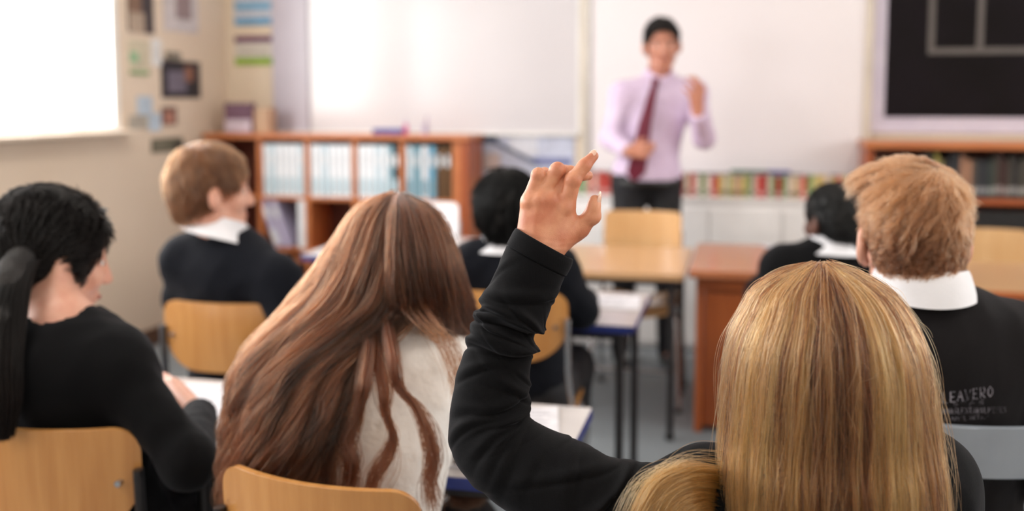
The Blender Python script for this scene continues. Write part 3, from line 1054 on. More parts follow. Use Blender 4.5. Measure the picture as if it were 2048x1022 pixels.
# ================================================================= chairs
def chair(label, xy, yaw, H=0.80, wd=0.345, ply='ply', steel='steel', shape='ply', group=None, post='steel_dark'):
    """stackable school chair; sitter looks along local +y; H = top of backrest"""
    r = empty('classroom_chair', (xy[0], xy[1], 0), yaw, label, 'chair', group)
    sh = 0.43 * (H / 0.80)
    hb = 0.20 if shape == 'ply' else 0.085 if shape == 'slim' else 0.24     # backrest height
    W2 = wd / 2
    z1 = H; z0 = H - hb
    yb = -0.20
    rt, rbm = (0.045, 0.10) if shape == 'ply' else (0.035, 0.02) if shape == 'slim' else (0.03, 0.03)

    def half(z):
        w = W2
        if z > z1 - rt:
            q = z - (z1 - rt); w = W2 - rt + math.sqrt(max(0, rt * rt - q * q))
        if z < z0 + rbm:
            q = (z0 + rbm) - z; w = W2 - rbm + math.sqrt(max(0, rbm * rbm - q * q)) - (0.012 * q / rbm)
        return max(w, 0.01)

    def fn(u, v):
        # denser rows near the ends
        vv = 0.5 - 0.5 * math.cos(PI * v)
        z = z0 + (z1 - z0) * vv
        x = (2 * u - 1) * half(z)
        y = yb + 1.35 * x * x - 0.05 * (z - z0)
        n = np.array([2.7 * x * -1, 1.0, 0.08]); n /= np.linalg.norm(n)
        return (x, y, z), -n
    o = MB().sheet(fn, 26, 22, 0.011).build('backrest', M[ply], r, smooth=True)
    bv = o.modifiers.new('edge', 'BEVEL'); bv.width = 0.003; bv.segments = 2; bv.limit_method = 'ANGLE'; bv.angle_limit = math.radians(50)

    def fs(u, v):
        y = -0.19 + 0.38 * v
        w = (0.17 + 0.03 * v) * (1 - 0.12 * max(0, v - 0.8) / 0.2) * (1 - 0.25 * max(0, 0.08 - v) / 0.08)
        x = (2 * u - 1) * w
        z = sh + 0.9 * x * x - 0.02 * math.exp(-((v - 0.4) / 0.3) ** 2) - (0.035 * ((v - 0.82) / 0.18) ** 2 if v > 0.82 else 0)
        return (x, y, z), (0, 0, -1)
    o = MB().sheet(fs, 20, 22, 0.011).build('seat', M[ply], r, smooth=True)
    bv = o.modifiers.new('edge', 'BEVEL'); bv.width = 0.003; bv.segments = 2; bv.limit_method = 'ANGLE'; bv.angle_limit = math.radians(50)
    st = M[steel]
    for s in (-1, 1):
        xb = s * (W2 + 0.004)
        ybk = yb + 1.35 * W2 * W2
        up = [(s * 0.185, -0.08, sh - 0.03), (s * 0.188, -0.15, sh + 0.03), (xb, ybk - 0.02, sh + 0.16), (xb, ybk - 0.028, z0 + hb * 0.55), (xb, ybk - 0.028, z0 + hb * 0.62)]
        MB().tube(up, 0.0125, 12, flat=0.7).build('back_post', M[post], r, smooth=True)
        lg = MB().tube([(s * 0.175, 0.15, sh - 0.028), (s * 0.19, 0.165, sh - 0.05), (s * 0.205, 0.20, 0.012)], 0.011, 12).build('leg', st, r, smooth=True)
        MB().tube([(s * 0.205, 0.20, 0.0), (s * 0.205, 0.20, 0.02)], 0.0145, 12).build('foot_cap', M['rubber'], lg, smooth=True)
        lg = MB().tube([(s * 0.175, -0.10, sh - 0.028), (s * 0.19, -0.125, sh - 0.05), (s * 0.205, -0.235, 0.012)], 0.011, 12).build('leg', st, r, smooth=True)
        MB().tube([(s * 0.205, -0.235, 0.0), (s * 0.205, -0.235, 0.02)], 0.0145, 12).build('foot_cap', M['rubber'], lg, smooth=True)
    fr = MB()
    for s in (-1, 1):
        fr.tube([(s * 0.172, 0.16, sh - 0.024), (s * 0.172, -0.14, sh - 0.024)], 0.010, 10)
    fr.tube([(-0.172, 0.10, sh - 0.028), (0.172, 0.10, sh - 0.028)], 0.009, 10)
    fr.tube([(-0.172, -0.10, sh - 0.028), (0.172, -0.10, sh - 0.028)], 0.009, 10)
    fr.build('seat_frame', st, r, smooth=True)
    for s in (-1, 1):
        zz = z0 + hb * 0.5
        bl = MB().tube([(s * (W2 - 0.03), yb + 1.35 * (W2 - 0.03) ** 2 - 0.028, zz), (s * (W2 - 0.03), yb + 1.35 * (W2 - 0.03) ** 2 - 0.008, zz)], 0.006, 8)
        bl.build('rivet', M['chrome'], r)
    return r


def chair_at(px, py, Zd, yaw, **k):
    """chair whose backrest-top centre shows at (px,py) at depth Zd"""
    b = P(px, py, Zd)
    R = np.array([[math.cos(yaw), -math.sin(yaw)], [math.sin(yaw), math.cos(yaw)]])
    o = b[:2] - R @ np.array([0, -0.21])
    H = k.pop('H', b[2])
    c = chair(xy=o, yaw=yaw, H=H, **k)
    return c, o, R


deg = math.radians
ch_brown = chair_at(612, 964, 1.535, deg(-8), label='orange plywood chair of the girl with long wavy brown hair', wd=0.355)
ch_left = chair_at(64, 857, 1.78, deg(6), label='tan plywood chair at the bottom left under the dark-haired girl', wd=0.36)
ch_boy = chair_at(428, 606, 2.82, deg(1), label='plywood chair of the fair-haired boy turned towards the bookshelf', wd=0.345, post='steel')
ch_kid = chair_at(1012, 584, 2.84, deg(4), label='plywood chair with silver post behind the black-haired student', wd=0.34, post='chrome', steel='chrome')
ch_grey = chair_at(1925, 852, 1.62, deg(2), label='blue-grey plastic chair of the boy with tousled ginger hair', ply='grey_plastic', shape='slim', wd=0.34, post='steel')
ch_teacher = chair_at(1287, 421, 4.86, deg(180), label='pale beech chair tucked behind the light wood table, before the teacher', ply='ply_pale', shape='tall', wd=0.365, steel='chrome', post='chrome')
ch_right = chair_at(1962, 456, 4.78, deg(180), label='pale shiny chair at the right edge before the dark bookcase', ply='ply_pale', shape='tall', wd=0.40, steel='chrome', post='chrome')
ch_white = chair_at(858, 404, 5.22, deg(184), label='white plastic chair standing in front of the bookshelf', ply='white_plastic', shape='tall', wd=0.32, steel='chrome', post='chrome')
ch_dark = chair_at(1672, 640, 3.22, deg(0), label='chair under the dark-skinned boy at the front right', wd=0.34, H=0.80)
ch_blond = chair((0.13), (0, 0), 0) if False else None


# ================================================================= tables
def table(label, x0, x1, y0, y1, h=0.70, top='laminate', edge='blue_edge', leg='steel_dark', foot=False, name='school_table', group=None):
    cx, cy = (x0 + x1) / 2, (y0 + y1) / 2
    r = empty(name, (cx, cy, 0), 0, label, 'table', group)
    w, d = x1 - x0, y1 - y0
    MB().box((0, 0, h - 0.004), (w - 0.004, d - 0.004, 0.008)).build('tabletop', M[top], r)
    e = MB()
    e.box((0, -d / 2 + 0.006, h - 0.0145), (w, 0.012, 0.025), bev=0.003).box((0, d / 2 - 0.006, h - 0.0145), (w, 0.012, 0.025), bev=0.003)
    e.box((-w / 2 + 0.006, 0, h - 0.0145), (0.012, d, 0.025), bev=0.003).box((w / 2 - 0.006, 0, h - 0.0145), (0.012, d, 0.025), bev=0.003)
    e.build('edge_band', M[edge], r)
    MB().box((0, 0, h - 0.0175), (w - 0.02, d - 0.02, 0.017)).build('board', M[edge], r)
    f = MB()
    for s in (-1, 1):
        f.box((0, s * (d / 2 - 0.045), h - 0.04), (w - 0.09, 0.025, 0.025), bev=0.003)
        f.box((s * (w / 2 - 0.045), 0, h - 0.04), (0.025, d - 0.09, 0.025), bev=0.003)
    f.build('frame', M[leg], r)
    for sx in (-1, 1):
        for sy in (-1, 1):
            lx, ly = sx * (w / 2 - 0.05), sy * (d / 2 - 0.05)
            l_ = MB().tube([(lx, ly, h - 0.03), (lx, ly, 0.012)], 0.014, 12).build('leg', M[leg], r, smooth=True)
            MB().tube([(lx, ly, 0.0), (lx, ly, 0.022)], 0.018, 12).build('foot_cap', M['rubber'], l_, smooth=True)
    if foot:
        MB().tube([(-w / 2 + 0.05, d / 2 - 0.05, 0.1), (w / 2 - 0.05, d / 2 - 0.05, 0.1)], 0.014, 10).build('foot_rail', M['chrome'], r, smooth=True)
    return r


table('white table with blue edge where the dark-haired girl writes', -2.30, -1.007, 1.73, 2.225)
table('white table with blue edge in front of the wavy brown-haired girl', -0.97, -0.326, 1.74, 2.215)
table('white table with blue edge in front of the black-haired student', -1.42, -0.322, 3.06, 3.60)
table('long white table with blue edge before the orange bookshelf', -1.955, -0.90, 4.16, 4.88)
tl = table('light beech table with dark legs standing against the orange desk', -0.86, -0.228, 4.02, 4.78, top='light_wood', edge='light_wood', foot=True, name='wooden_table')
table('beech table at the right edge behind the ginger-haired boy', 0.775, 1.95, 3.94, 4.66, top='light_wood', edge='desk_wood', name='wooden_table')

# teacher's desk
dx0, dx1, dy0, dy1, dh = -0.215, 0.74, 4.12, 4.93, 0.705
r = empty('teacher_desk', ((dx0 + dx1) / 2, (dy0 + dy1) / 2, 0), 0, 'solid orange-brown wooden teacher desk with panelled front', 'desk')
w, d = dx1 - dx0, dy1 - dy0
MB().box((0, 0, dh - 0.017), (w, d, 0.034), bev=0.005).build('desktop', M['desk_top'], r)
MB().box((-w / 2 + 0.045, 0, (dh - 0.034) / 2), (0.03, d - 0.14, dh - 0.036), bev=0.003).build('side_panel', M['desk_wood'], r)
MB().box((w / 2 - 0.045, 0, (dh - 0.034) / 2), (0.03, d - 0.14, dh - 0.036), bev=0.003).build('side_panel', M['desk_wood'], r)
MB().box((0, -d / 2 + 0.11, (dh - 0.034) / 2 + 0.01), (w - 0.125, 0.024, dh - 0.06), bev=0.003).build('front_panel', M['desk_wood'], r)
MB().box((0, -d / 2 + 0.07, dh - 0.062), (w - 0.06, 0.02, 0.05), bev=0.003).build('apron', M['desk_wood'], r)
for k in range(3):
    dr = MB().box((w / 2 - 0.26, d / 2 - 0.09, dh - 0.12 - 0.18 * k), (0.36, 0.02, 0.165), bev=0.003).build('drawer', M['desk_wood'], r)
    MB().tube([(w / 2 - 0.31, d / 2 - 0.07, dh - 0.12 - 0.18 * k), (w / 2 - 0.21, d / 2 - 0.07, dh - 0.12 - 0.18 * k)], 0.006, 8).build('handle', M['steel'], dr)


# ================================================================= papers and small things
def sheet_of_paper(name, label, cat, cx, cy, z, w, d, rz, c=(226, 224, 230), lines=6):
    r = empty(name, (cx, cy, z + 0.0012), rz, label, cat)
    mb = MB()
    def fn(u, v):
        return ((u - 0.5) * w, (v - 0.5) * d, 0.0012 + 0.003 * (abs(u - 0.5) * 2) ** 4 * v), (0, 0, -1)
    mb.sheet(fn, 8, 8, 0.0008)
    mb.build('page', flat_mat(c), r, smooth=True)
    for k in range(lines):
        MB().box((-(0.1 if k % 3 == 2 else 0) * w / 2, d * (0.38 - 0.12 * k), 0.0017), (w * (0.76 - (0.1 if k % 3 == 2 else 0)), 0.0028, 0.0006)).build('text_line', flat_mat((170, 168, 180)), r)
    return r


p = PH(425, 805, 0.70); sheet_of_paper('worksheet', 'white worksheet under the dark-haired girl\'s writing hand', 'paper', p[0], p[1], 0.70, 0.21, 0.29, 0.25)
p = PH(455, 830, 0.70); sheet_of_paper('worksheet', 'second white sheet at the corner of the left table', 'paper', p[0] - 0.01, p[1] - 0.005, 0.703, 0.15, 0.21, -0.3)
p = PH(1075, 848, 0.70); sheet_of_paper('worksheet', 'white sheet on the table corner behind the raised sleeve', 'paper', p[0] - 0.03, p[1], 0.70, 0.15, 0.21, 0.2)
p = PH(1205, 605, 0.70); sheet_of_paper('open_exercise_book', 'open exercise book before the black-haired student', 'book', p[0] - 0.02, p[1], 0.70, 0.30, 0.22, 0.08)
p = PH(975, 985, 0.70); sheet_of_paper('worksheet', 'white sheet glimpsed under the raised elbow', 'paper', p[0] - 0.03, max(p[1], 1.86), 0.70, 0.20, 0.15, 0.1)
p = PH(1400, 515, 0.705)
p = PH(1562, 492, 0.705); sheet_of_paper('worksheet', 'white paper at the left elbow of the dark-skinned boy', 'paper', p[0], p[1] - 0.05, 0.705, 0.15, 0.2, 0.4)

# dark green bottle on the left table
p = PH(140, 668, 0.70)
r = empty('drink_bottle', (p[0], 2.12, 0.70), 0, 'dark green bottle partly hidden behind the left girl\'s neck', 'bottle')
MB().tube([(0, 0, 0.0), (0, 0, 0.01), (0, 0, 0.13), (0, 0, 0.16), (0, 0, 0.175)], [0.026, 0.03, 0.03, 0.02, 0.014], 20).build('bottle_body', flat_mat((44, 84, 34), 0.3), r, smooth=True)
MB().tube([(0, 0, 0.175), (0, 0, 0.20)], [0.016, 0.016], 16).build('cap', flat_mat((24, 40, 22), 0.4), r, smooth=True)

# ================================================================= people
def skin_mat(name, c, c2):
    m = mat(name, c, 0.40, c2, scale=34, bump=0.10, bscale=700, sss=0.15, spec=0.5, detail=5)
    return m


M['skin_hand'] = skin_mat('skin_light_tan', (220, 156, 122), (198, 122, 92))
M['skin_fair'] = skin_mat('skin_fair', (224, 172, 150), (214, 156, 134))
M['skin_tan'] = skin_mat('skin_tan', (206, 150, 122), (192, 134, 106))
M['skin_brown'] = skin_mat('skin_brown', (104, 66, 54), (88, 54, 44))
M['skin_teacher'] = skin_mat('skin_teacher', (198, 138, 116), (182, 122, 100))
M['black_knit'] = knit_mat('black_knit', (4, 4, 6), (12, 12, 15))
M['navy_knit'] = knit_mat('navy_knit', (6, 8, 14), (15, 18, 28))
M['charcoal_knit'] = knit_mat('charcoal_knit', (15, 13, 14), (27, 24, 26))
M['white_shirt'] = mat('white_shirt', (238, 238, 244), 0.7, scale=10, bump=0.1, bscale=200)
M['cream_knit'] = mat('cream_lace_knit', (255, 253, 250), 0.85, (238, 233, 228), scale=26, bump=0.35, bscale=60, detail=8, lo=0.25, hi=0.5)
M['lavender_shirt'] = mat('lavender_shirt', (214, 196, 222), 0.7, (206, 186, 214), scale=10, bump=0.1, bscale=100)
M['maroon'] = mat('maroon_tie', (112, 22, 52), 0.5, (92, 16, 44), scale=80)
M['trousers'] = mat('black_trousers', (24, 24, 30), 0.8, (16, 16, 20), scale=20)
M['shoe'] = mat('black_shoe', (18, 17, 18), 0.35, scale=10)
M['nail'] = mat('fingernail', (236, 196, 176), 0.2, (232, 188, 168), scale=40, coat=0.3)
M['nail_tip'] = mat('fingernail_tip', (246, 236, 224), 0.3)
M['eye_white'] = mat('eye_white', (235, 232, 228), 0.2)
M['iris'] = mat('iris_brown', (50, 34, 26), 0.2)
M['lip'] = mat('lips', (168, 96, 88), 0.4)


def frame(yaw, pitch=0.0, roll=0.0):
    """columns right, forward, up; pitch>0 looks down"""
    Rm = Matrix.Rotation(yaw, 3, 'Z') @ Matrix.Rotation(-pitch, 3, 'X') @ Matrix.Rotation(roll, 3, 'Y')
    return np.array(Rm)


def V(*a):
    return np.array(a, float)


def hand_field(F, W, d, n, s, curl=0.5, sc=1.0, k=0.006, thumb=0.6):
    """W wrist, d finger direction, n palm-facing normal, s unit vector towards the thumb"""
    d, n, s = _n(d), _n(n), _n(s)
    for i in range(4):
        o = (1.5 - i) * 0.0185 * sc
        a = W + d * 0.012 * sc + s * o * 0.6
        b = W + d * (0.084 - 0.004 * abs(i - 1)) * sc + s * o
        F.cap(a, b, 0.0135 * sc, 0.0112 * sc, k=0.012)
        L = [0.040, 0.044, 0.041, 0.032][i] * sc
        p = b
        ang = curl * (0.35 + 0.1 * i)
        for j, (f, r0, r1) in enumerate(((1.0, .0092, .0084), (0.62, .0084, .0076), (0.5, .0076, .0062))):
            q = p + (d * math.cos(ang) + n * math.sin(ang)) * L * f
            F.cap(p, q, r0 * sc, r1 * sc, k=k * 0.7)
            p = q
            ang += curl * 0.8
    F.cap(W + d * 0.02 * sc + s * 0.012 * sc, W + d * 0.045 * sc + s * 0.034 * sc + n * 0.012 * sc, 0.014 * sc, 0.012 * sc, k=0.012)
    t0 = W + d * 0.045 * sc + s * 0.034 * sc + n * 0.012 * sc
    t1 = t0 + (d * 0.8 + s * thumb + n * 0.25) * 0.026 * sc
    t2 = t1 + (d * 1.0 + s * thumb * 0.3 + n * 0.3) * 0.022 * sc
    F.cap(t0, t1, 0.0112 * sc, 0.0095 * sc, k=k)
    F.cap(t1, t2, 0.0095 * sc, 0.0075 * sc, k=k)


def head_field(F, J):
    H, R, s = J['H'], J['Rh'], J['hs']

    def L(x, y, z):
        return H + R @ (np.array([x, y, z]) * s)

    def ell(c, r, k=0.02, op='u', rot=None):
        F.ell(L(*c), np.array(r) * s, R if rot is None else R @ rot, k=k * s, op=op)
    ell((0, -0.012, 0.035), (0.073, 0.092, 0.078))
    ell((0, 0.030, -0.015), (0.060, 0.062, 0.075), k=0.03)
    F.cap(L(0, 0.045, -0.085), L(0, 0.055, -0.092), 0.026 * s, 0.022 * s, k=0.035)
    F.cap(L(0.045, 0.0, -0.055), L(0.018, 0.052, -0.088), 0.018 * s, 0.018 * s, k=0.03)
    F.cap(L(-0.045, 0.0, -0.055), L(-0.018, 0.052, -0.088), 0.018 * s, 0.018 * s, k=0.03)
    for q in (-1, 1):
        ell((q * 0.040, 0.060, -0.022), (0.022, 0.020, 0.020), k=0.02)          # cheeks
        F.cap(L(q * 0.012, 0.084, 0.028), L(q * 0.046, 0.070, 0.028), 0.010 * s, 0.009 * s, k=0.014)   # brow
        ell((q * 0.031, 0.093, 0.008), (0.017, 0.014, 0.012), k=0.012, op='s')   # socket
        # ears: rim and hollow
        rot = np.array(Matrix.Rotation(q * 0.35, 3, 'Z'))
        ell((q * 0.083, -0.010, -0.005), (0.010, 0.020, 0.033), k=0.006, rot=rot)
        ell((q * 0.094, -0.004, 0.002), (0.006, 0.011, 0.018), k=0.005, op='s', rot=rot)
        ell((q * 0.075, 0.0, -0.033), (0.006, 0.009, 0.010), k=0.006)
    F.cap(L(0, 0.090, 0.012), L(0, 0.108, -0.026), 0.008 * s, 0.0105 * s, k=0.012)        # nose
    for q in (-1, 1):
        ell((q * 0.011, 0.098, -0.029), (0.008, 0.010, 0.007), k=0.006)
    F.cap(L(-0.019, 0.083, -0.054), L(0.019, 0.083, -0.054), 0.006 * s, 0.006 * s, k=0.010)   # lips
    F.cap(L(-0.016, 0.082, -0.063), L(0.016, 0.082, -0.063), 0.0065 * s, 0.0065 * s, k=0.010)
    # neck
    F.cap(L(0, -0.028, -0.035), J['N'] + V(0, 0, 0.0), 0.052 * s, J.get('nr', 0.056) * s, k=0.03)


def torso_field(F, J, e, arms=True, grow=0.0, k=0.045, armr=1.0):
    """e = inflation"""
    r, f, Pv, N = J['r'], J['f'], J['Pv'], J['N']
    up = _n(N - Pv)
    f2 = _n(f - up * (f @ up))
    r2 = np.cross(f2, up)
    R = np.stack([r2, f2, up], 1)
    w = J.get('w', 1.0)
    F.ell(Pv + up * 0.02, np.array([0.155 * w, 0.118, 0.115]) + e, R, k=k)
    F.ell(Pv * 0.62 + N * 0.38 + f2 * 0.008, np.array([0.128 * w, 0.098, 0.15]) + e, R, k=0.07)
    F.ell(Pv * 0.30 + N * 0.70, np.array([0.148 * w, 0.104, 0.155]) + e, R, k=0.07)
    sr = 0.046 + e
    mid = (J['SL'] + J['SR']) / 2 - up * 0.015
    F.cap(J['SL'], mid, sr, 0.06 + e, k=0.05)
    F.cap(J['SR'], mid, sr, 0.06 + e, k=0.05)
    F.cap(N - up * 0.02, J['SL'], 0.040 + e * 0.6, sr * 0.9, k=0.04)
    F.cap(N - up * 0.02, J['SR'], 0.040 + e * 0.6, sr * 0.9, k=0.04)


def arm_field(F, S, E, Wr, e, cut=False, k=0.04, sc=1.0):
    F.cap(S, E, (0.045 + e) * sc, (0.037 + e) * sc, k=k)
    F.cap(E, Wr, (0.037 + e) * sc, (0.0265 + e) * sc, k=0.03, end=cut)


def leg_field(F, hip, kn, an, e, cut=False):
    F.cap(hip, kn, 0.075 + e, 0.052 + e, k=0.05)
    F.cap(kn, an, 0.050 + e, 0.034 + e, k=0.035, end=cut)


def shoe(parent, base, an, fdir, name='shoe'):
    F = Field()
    a = V(an[0], an[1], 0.045)
    toe = a + fdir * 0.15
    toe[2] = 0.034
    heel = a - fdir * 0.04
    heel[2] = 0.04
    F.cap(heel, toe, 0.037, 0.03, k=0.02)
    F.cap(a + V(0, 0, 0.01), a + V(0, 0, 0.06), 0.042, 0.038, k=0.02)
    F.plane(V(0, 0, 0.002), V(0, 0, -1), k=0.003)
    o = F.mesh(name, M['shoe'], 0.008, parent, base)
    return o


def collar(name, m, parent, base, C, axis, fwd, rn=0.060, h=0.036, fall=0.040, flare=0.026, tail=0.02, lift=0.0):
    """shirt collar: stand, fold and fall; open at the front"""
    ax_ = _n(axis); fw = _n(fwd - ax_ * (fwd @ ax_)); rt = np.cross(fw, ax_)
    prof = [(0.000, -0.02), (0.001, h * 0.6), (0.003, h), (0.007, h + 0.003), (0.011, h - 0.002), (0.017, h - fall * 0.5), (flare, h - fall)]
    n = len(prof)
    NT = 72
    vs, fs = [], []
    side_up = 0.012
    th = 0.0028
    for k in range(NT + 1):
        t = -PI + 0.16 + (2 * PI - 0.32) * k / NT          # 0 = back of the neck
        back = math.cos(t)
        gap = max(0.0, -back) ** 3
        for side in (0, 1):
            for j, (r_, z_) in enumerate(prof):
                off = th * side * (1 if j >= 3 else -1)
                rr = rn + r_ + (off if j >= 3 else -th * side)
                zz = z_ * (1 - 0.35 * gap) - (tail * gap if j >= 5 else 0) - 0.012 * gap
                zz += (th * side if j == 3 else 0) + side_up * math.sin(t) ** 2 * max(0, j - 4) / 2
                d = -fw * back + rt * math.sin(t)
                p = C + ax_ * (zz + lift) + d * rr * (1.0 if True else 1)
                vs.append(p)
    Wd = 2 * n
    for k in range(NT):
        for j in range(n - 1):
            a = k * Wd + j; b = (k + 1) * Wd + j
            fs.append((a, b, b + 1, a + 1))
            a += n; b += n
            fs.append((a, a + 1, b + 1, b))
        for j in (0, n - 1):
            a = k * Wd + j; b = (k + 1) * Wd + j
            q = (a, a + n, b + n, b) if j == 0 else (a, b, b + n, a + n)
            fs.append(q)
    for k in (0, NT):
        for j in range(n - 1):
            a = k * Wd + j
            fs.append((a, a + 1, a + 1 + n, a + n))
    mb = MB().add([np.asarray(v) - np.asarray(base) for v in vs], fs)
    o = mb.build(name, m, parent, smooth=True)
    return o


def make_person(label, J, skin, top=None, top_name='sweater', e=0.014, vox=0.006, trousers=True, fold=(1, 22.0, 0.006), hands=True, legs_vox=0.009, group=None, sleeves=('L', 'R'), neck_cut=0.068, cut_depth=0.0, arms_scale=1.0):
    """J: dictionary of world joints. Returns root mesh object (body) and its base"""
    base = V(J['Pv'][0], J['Pv'][1], 0.0)
    B = Field()
    torso_field(B, J, 0.0)
    for s_ in 'LR':
        if s_ in J.get('noarm', ''):
            continue
        arm_field(B, J['S' + s_], J['E' + s_], J['W' + s_], 0.0, sc=J.get('arm' + s_, 0.94))
        if hands:
            hd = J.get('hand' + s_)
            if hd:
                hand_field(B, J['W' + s_], *hd[:3], **hd[3])
    for s_ in 'LR':
        leg_field(B, J['H' + s_], J['K' + s_], J['A' + s_], 0.0)
        B.cap(J['A' + s_], J['A' + s_] + J['legf'] * 0.06 - V(0, 0, 0.035), 0.030, 0.018, k=0.02)
    head_field(B, J)
    body = B.mesh('person', skin, vox, None, base)
    tag(body, label, 'person', group)
    if trousers:
        T = Field()
        up = V(0, 0, 1)
        T.ell(J['Pv'] - V(0, 0, 0.0), (0.168 * J.get('w', 1), 0.128, 0.10), np.stack([J['r'], J['f'], up], 1), k=0.04)
        for s_ in 'LR':
            leg_field(T, J['H' + s_], J['K' + s_], J['A' + s_] + V(0, 0, -0.02), 0.014, cut=True)
        T.disp = sines(fold[0] + 5, 5, 14.0, 0.006)
        T.mesh('trousers', M['trousers'], legs_vox, body, base)
        for s_ in 'LR':
            shoe(body, base, J['A' + s_], J['legf'])
    if top is not None:
        S = Field()
        torso_field(S, J, e)
        for s_ in sleeves:
            arm_field(S, J['S' + s_], J['E' + s_], J['W' + s_], e * 0.9, cut=True, sc=arms_scale)
        ax_ = _n(J['H'] - J['N'])
        S.cap(J['N'] - ax_ * (0.005 + cut_depth), J['N'] + ax_ * 0.2, neck_cut - 0.006, neck_cut + 0.01, k=0.006, op='s')
        S.plane(J['Pv'] - V(0, 0, 0.03), V(0, 0, -1), k=0.01)
        S.disp = sines(*([fold[0], 6, fold[1], fold[2]]))
        sw = S.mesh(top_name, top, vox, body, base)
        body['_top'] = sw.name
    return body, base


def seat_joints(px, py, Zh, hyaw, hpitch=0.05, hs=1.0, roll=0.0, yaw=0.0, back=None, chair=None, sw=0.16, drop=0.185, lean=0.0, table_y=None, w=1.0, elbow=0.10, pv_off=-0.03, spread=0.0, scale=1.0):
    """a person sitting on a chair; head centre seen at (px,py) at depth Zh"""
    J = {}
    J['H'] = P(px, py, Zh)
    J['hs'] = hs
    J['Rh'] = frame(hyaw, hpitch, roll)
    f = V(-math.sin(yaw), math.cos(yaw), 0)
    r = V(math.cos(yaw), math.sin(yaw), 0)
    J['f'], J['r'], J['legf'] = f, r, f
    c, o, R = chair
    J['Pv'] = V(o[0], o[1], 0.0) + f * pv_off + V(0, 0, 0.545)
    fh = J['Rh'] @ V(0, 1, 0)
    tgt = J['Pv'] + V(0, 0, 0.42)
    N = J['H'] - V(0, 0, drop * hs) - V(fh[0], fh[1], 0) * 0.030
    N[:2] = N[:2] * 0.75 + tgt[:2] * 0.25
    J['N'] = N
    up = _n(N - J['Pv'])
    J['SL'] = N - r * sw - V(0, 0, 0.055) + f * 0.0
    J['SR'] = N + r * sw - V(0, 0, 0.055) + f * 0.0
    for s_, q in (('L', -1), ('R', 1)):
        S = J['S' + s_]
        E = S + r * q * elbow * 0.6 - V(0, 0, 0.235) + f * 0.10
        E[2] = max(E[2], 0.73) if table_y is None else max(E[2], 0.70)
        J['E' + s_] = E
        Wr = E + f * 0.20 - r * q * 0.07
        Wr[2] = 0.742
        J['W' + s_] = Wr
        J['hand' + s_] = (f * 1.0 - r * q * 0.3, V(0, 0, -1), -r * q, dict(curl=0.35))
        hip = J['Pv'] + r * q * 0.085 - V(0, 0, 0.03)
        kn = hip + f * 0.40 + r * q * (0.03 + spread) - V(0, 0, 0.0)
        kn[2] = 0.50
        J['H' + s_], J['K' + s_] = hip, kn
        an = kn + f * 0.02 - r * q * 0.01
        an[2] = 0.085
        J['A' + s_] = an
    J['w'] = w
    return J


# --- hair -----------------------------------------------------------------
def hair_cap(name, m, parent, base, J, thick=0.014, vox=0.005, top=0.0, back=-0.07, seed=1, amp=0.003, freq=18.0, sides=0.0, wide=1.0, face=0.0, extra=None):
    H, R, s = J['H'], J['Rh'], J['hs']
    F = Field()

    def L(x, y, z):
        return H + R @ (np.array([x, y, z]) * s)
    F.ell(L(0, -0.014, 0.038 + top * 0.5), (np.array([0.073 * wide, 0.092, 0.078]) + thick + np.array([0, 0, top * 0.5])) * s, R, k=0.01)
    F.ell(L(0, -0.045, -0.01), (np.array([0.062, 0.058, 0.075]) + thick * 0.8) * s, R, k=0.03)
    if extra:
        extra(F, L, s, R)
    # carve away face and the area under the hairline
    F.ell(L(0, 0.12, -0.035 - face), np.array([0.115, 0.088, 0.105]) * s, R, k=0.012, op='s')
    for q in (-1, 1):
        F.ell(L(q * 0.09, 0.012, -0.03 - sides), np.array([0.030, 0.034, 0.048]) * s, R, k=0.008, op='s')
    F.plane(L(0, -0.06, back), R @ V(0, 0.35, -1), k=0.012)
    F.disp = sines(seed, 6, freq, amp)
    return F.mesh(name, m, vox, parent, base)


def surf_points(o, n, base, seed=0, keep=None):
    me = o.data
    nv = len(me.vertices)
    co = np.empty(nv * 3, np.float32); me.vertices.foreach_get('co', co)
    no = np.empty(nv * 3, np.float32); me.vertices.foreach_get('normal', no)
    co = co.reshape(-1, 3) + np.asarray(base); no = no.reshape(-1, 3)
    idx = np.arange(nv)
    if keep is not None:
        idx = idx[keep(co, no)]
    r = np.random.default_rng(seed)
    i = r.choice(idx, n)
    return co[i] + r.normal(size=(n, 3)) * 0.0015, no[i]


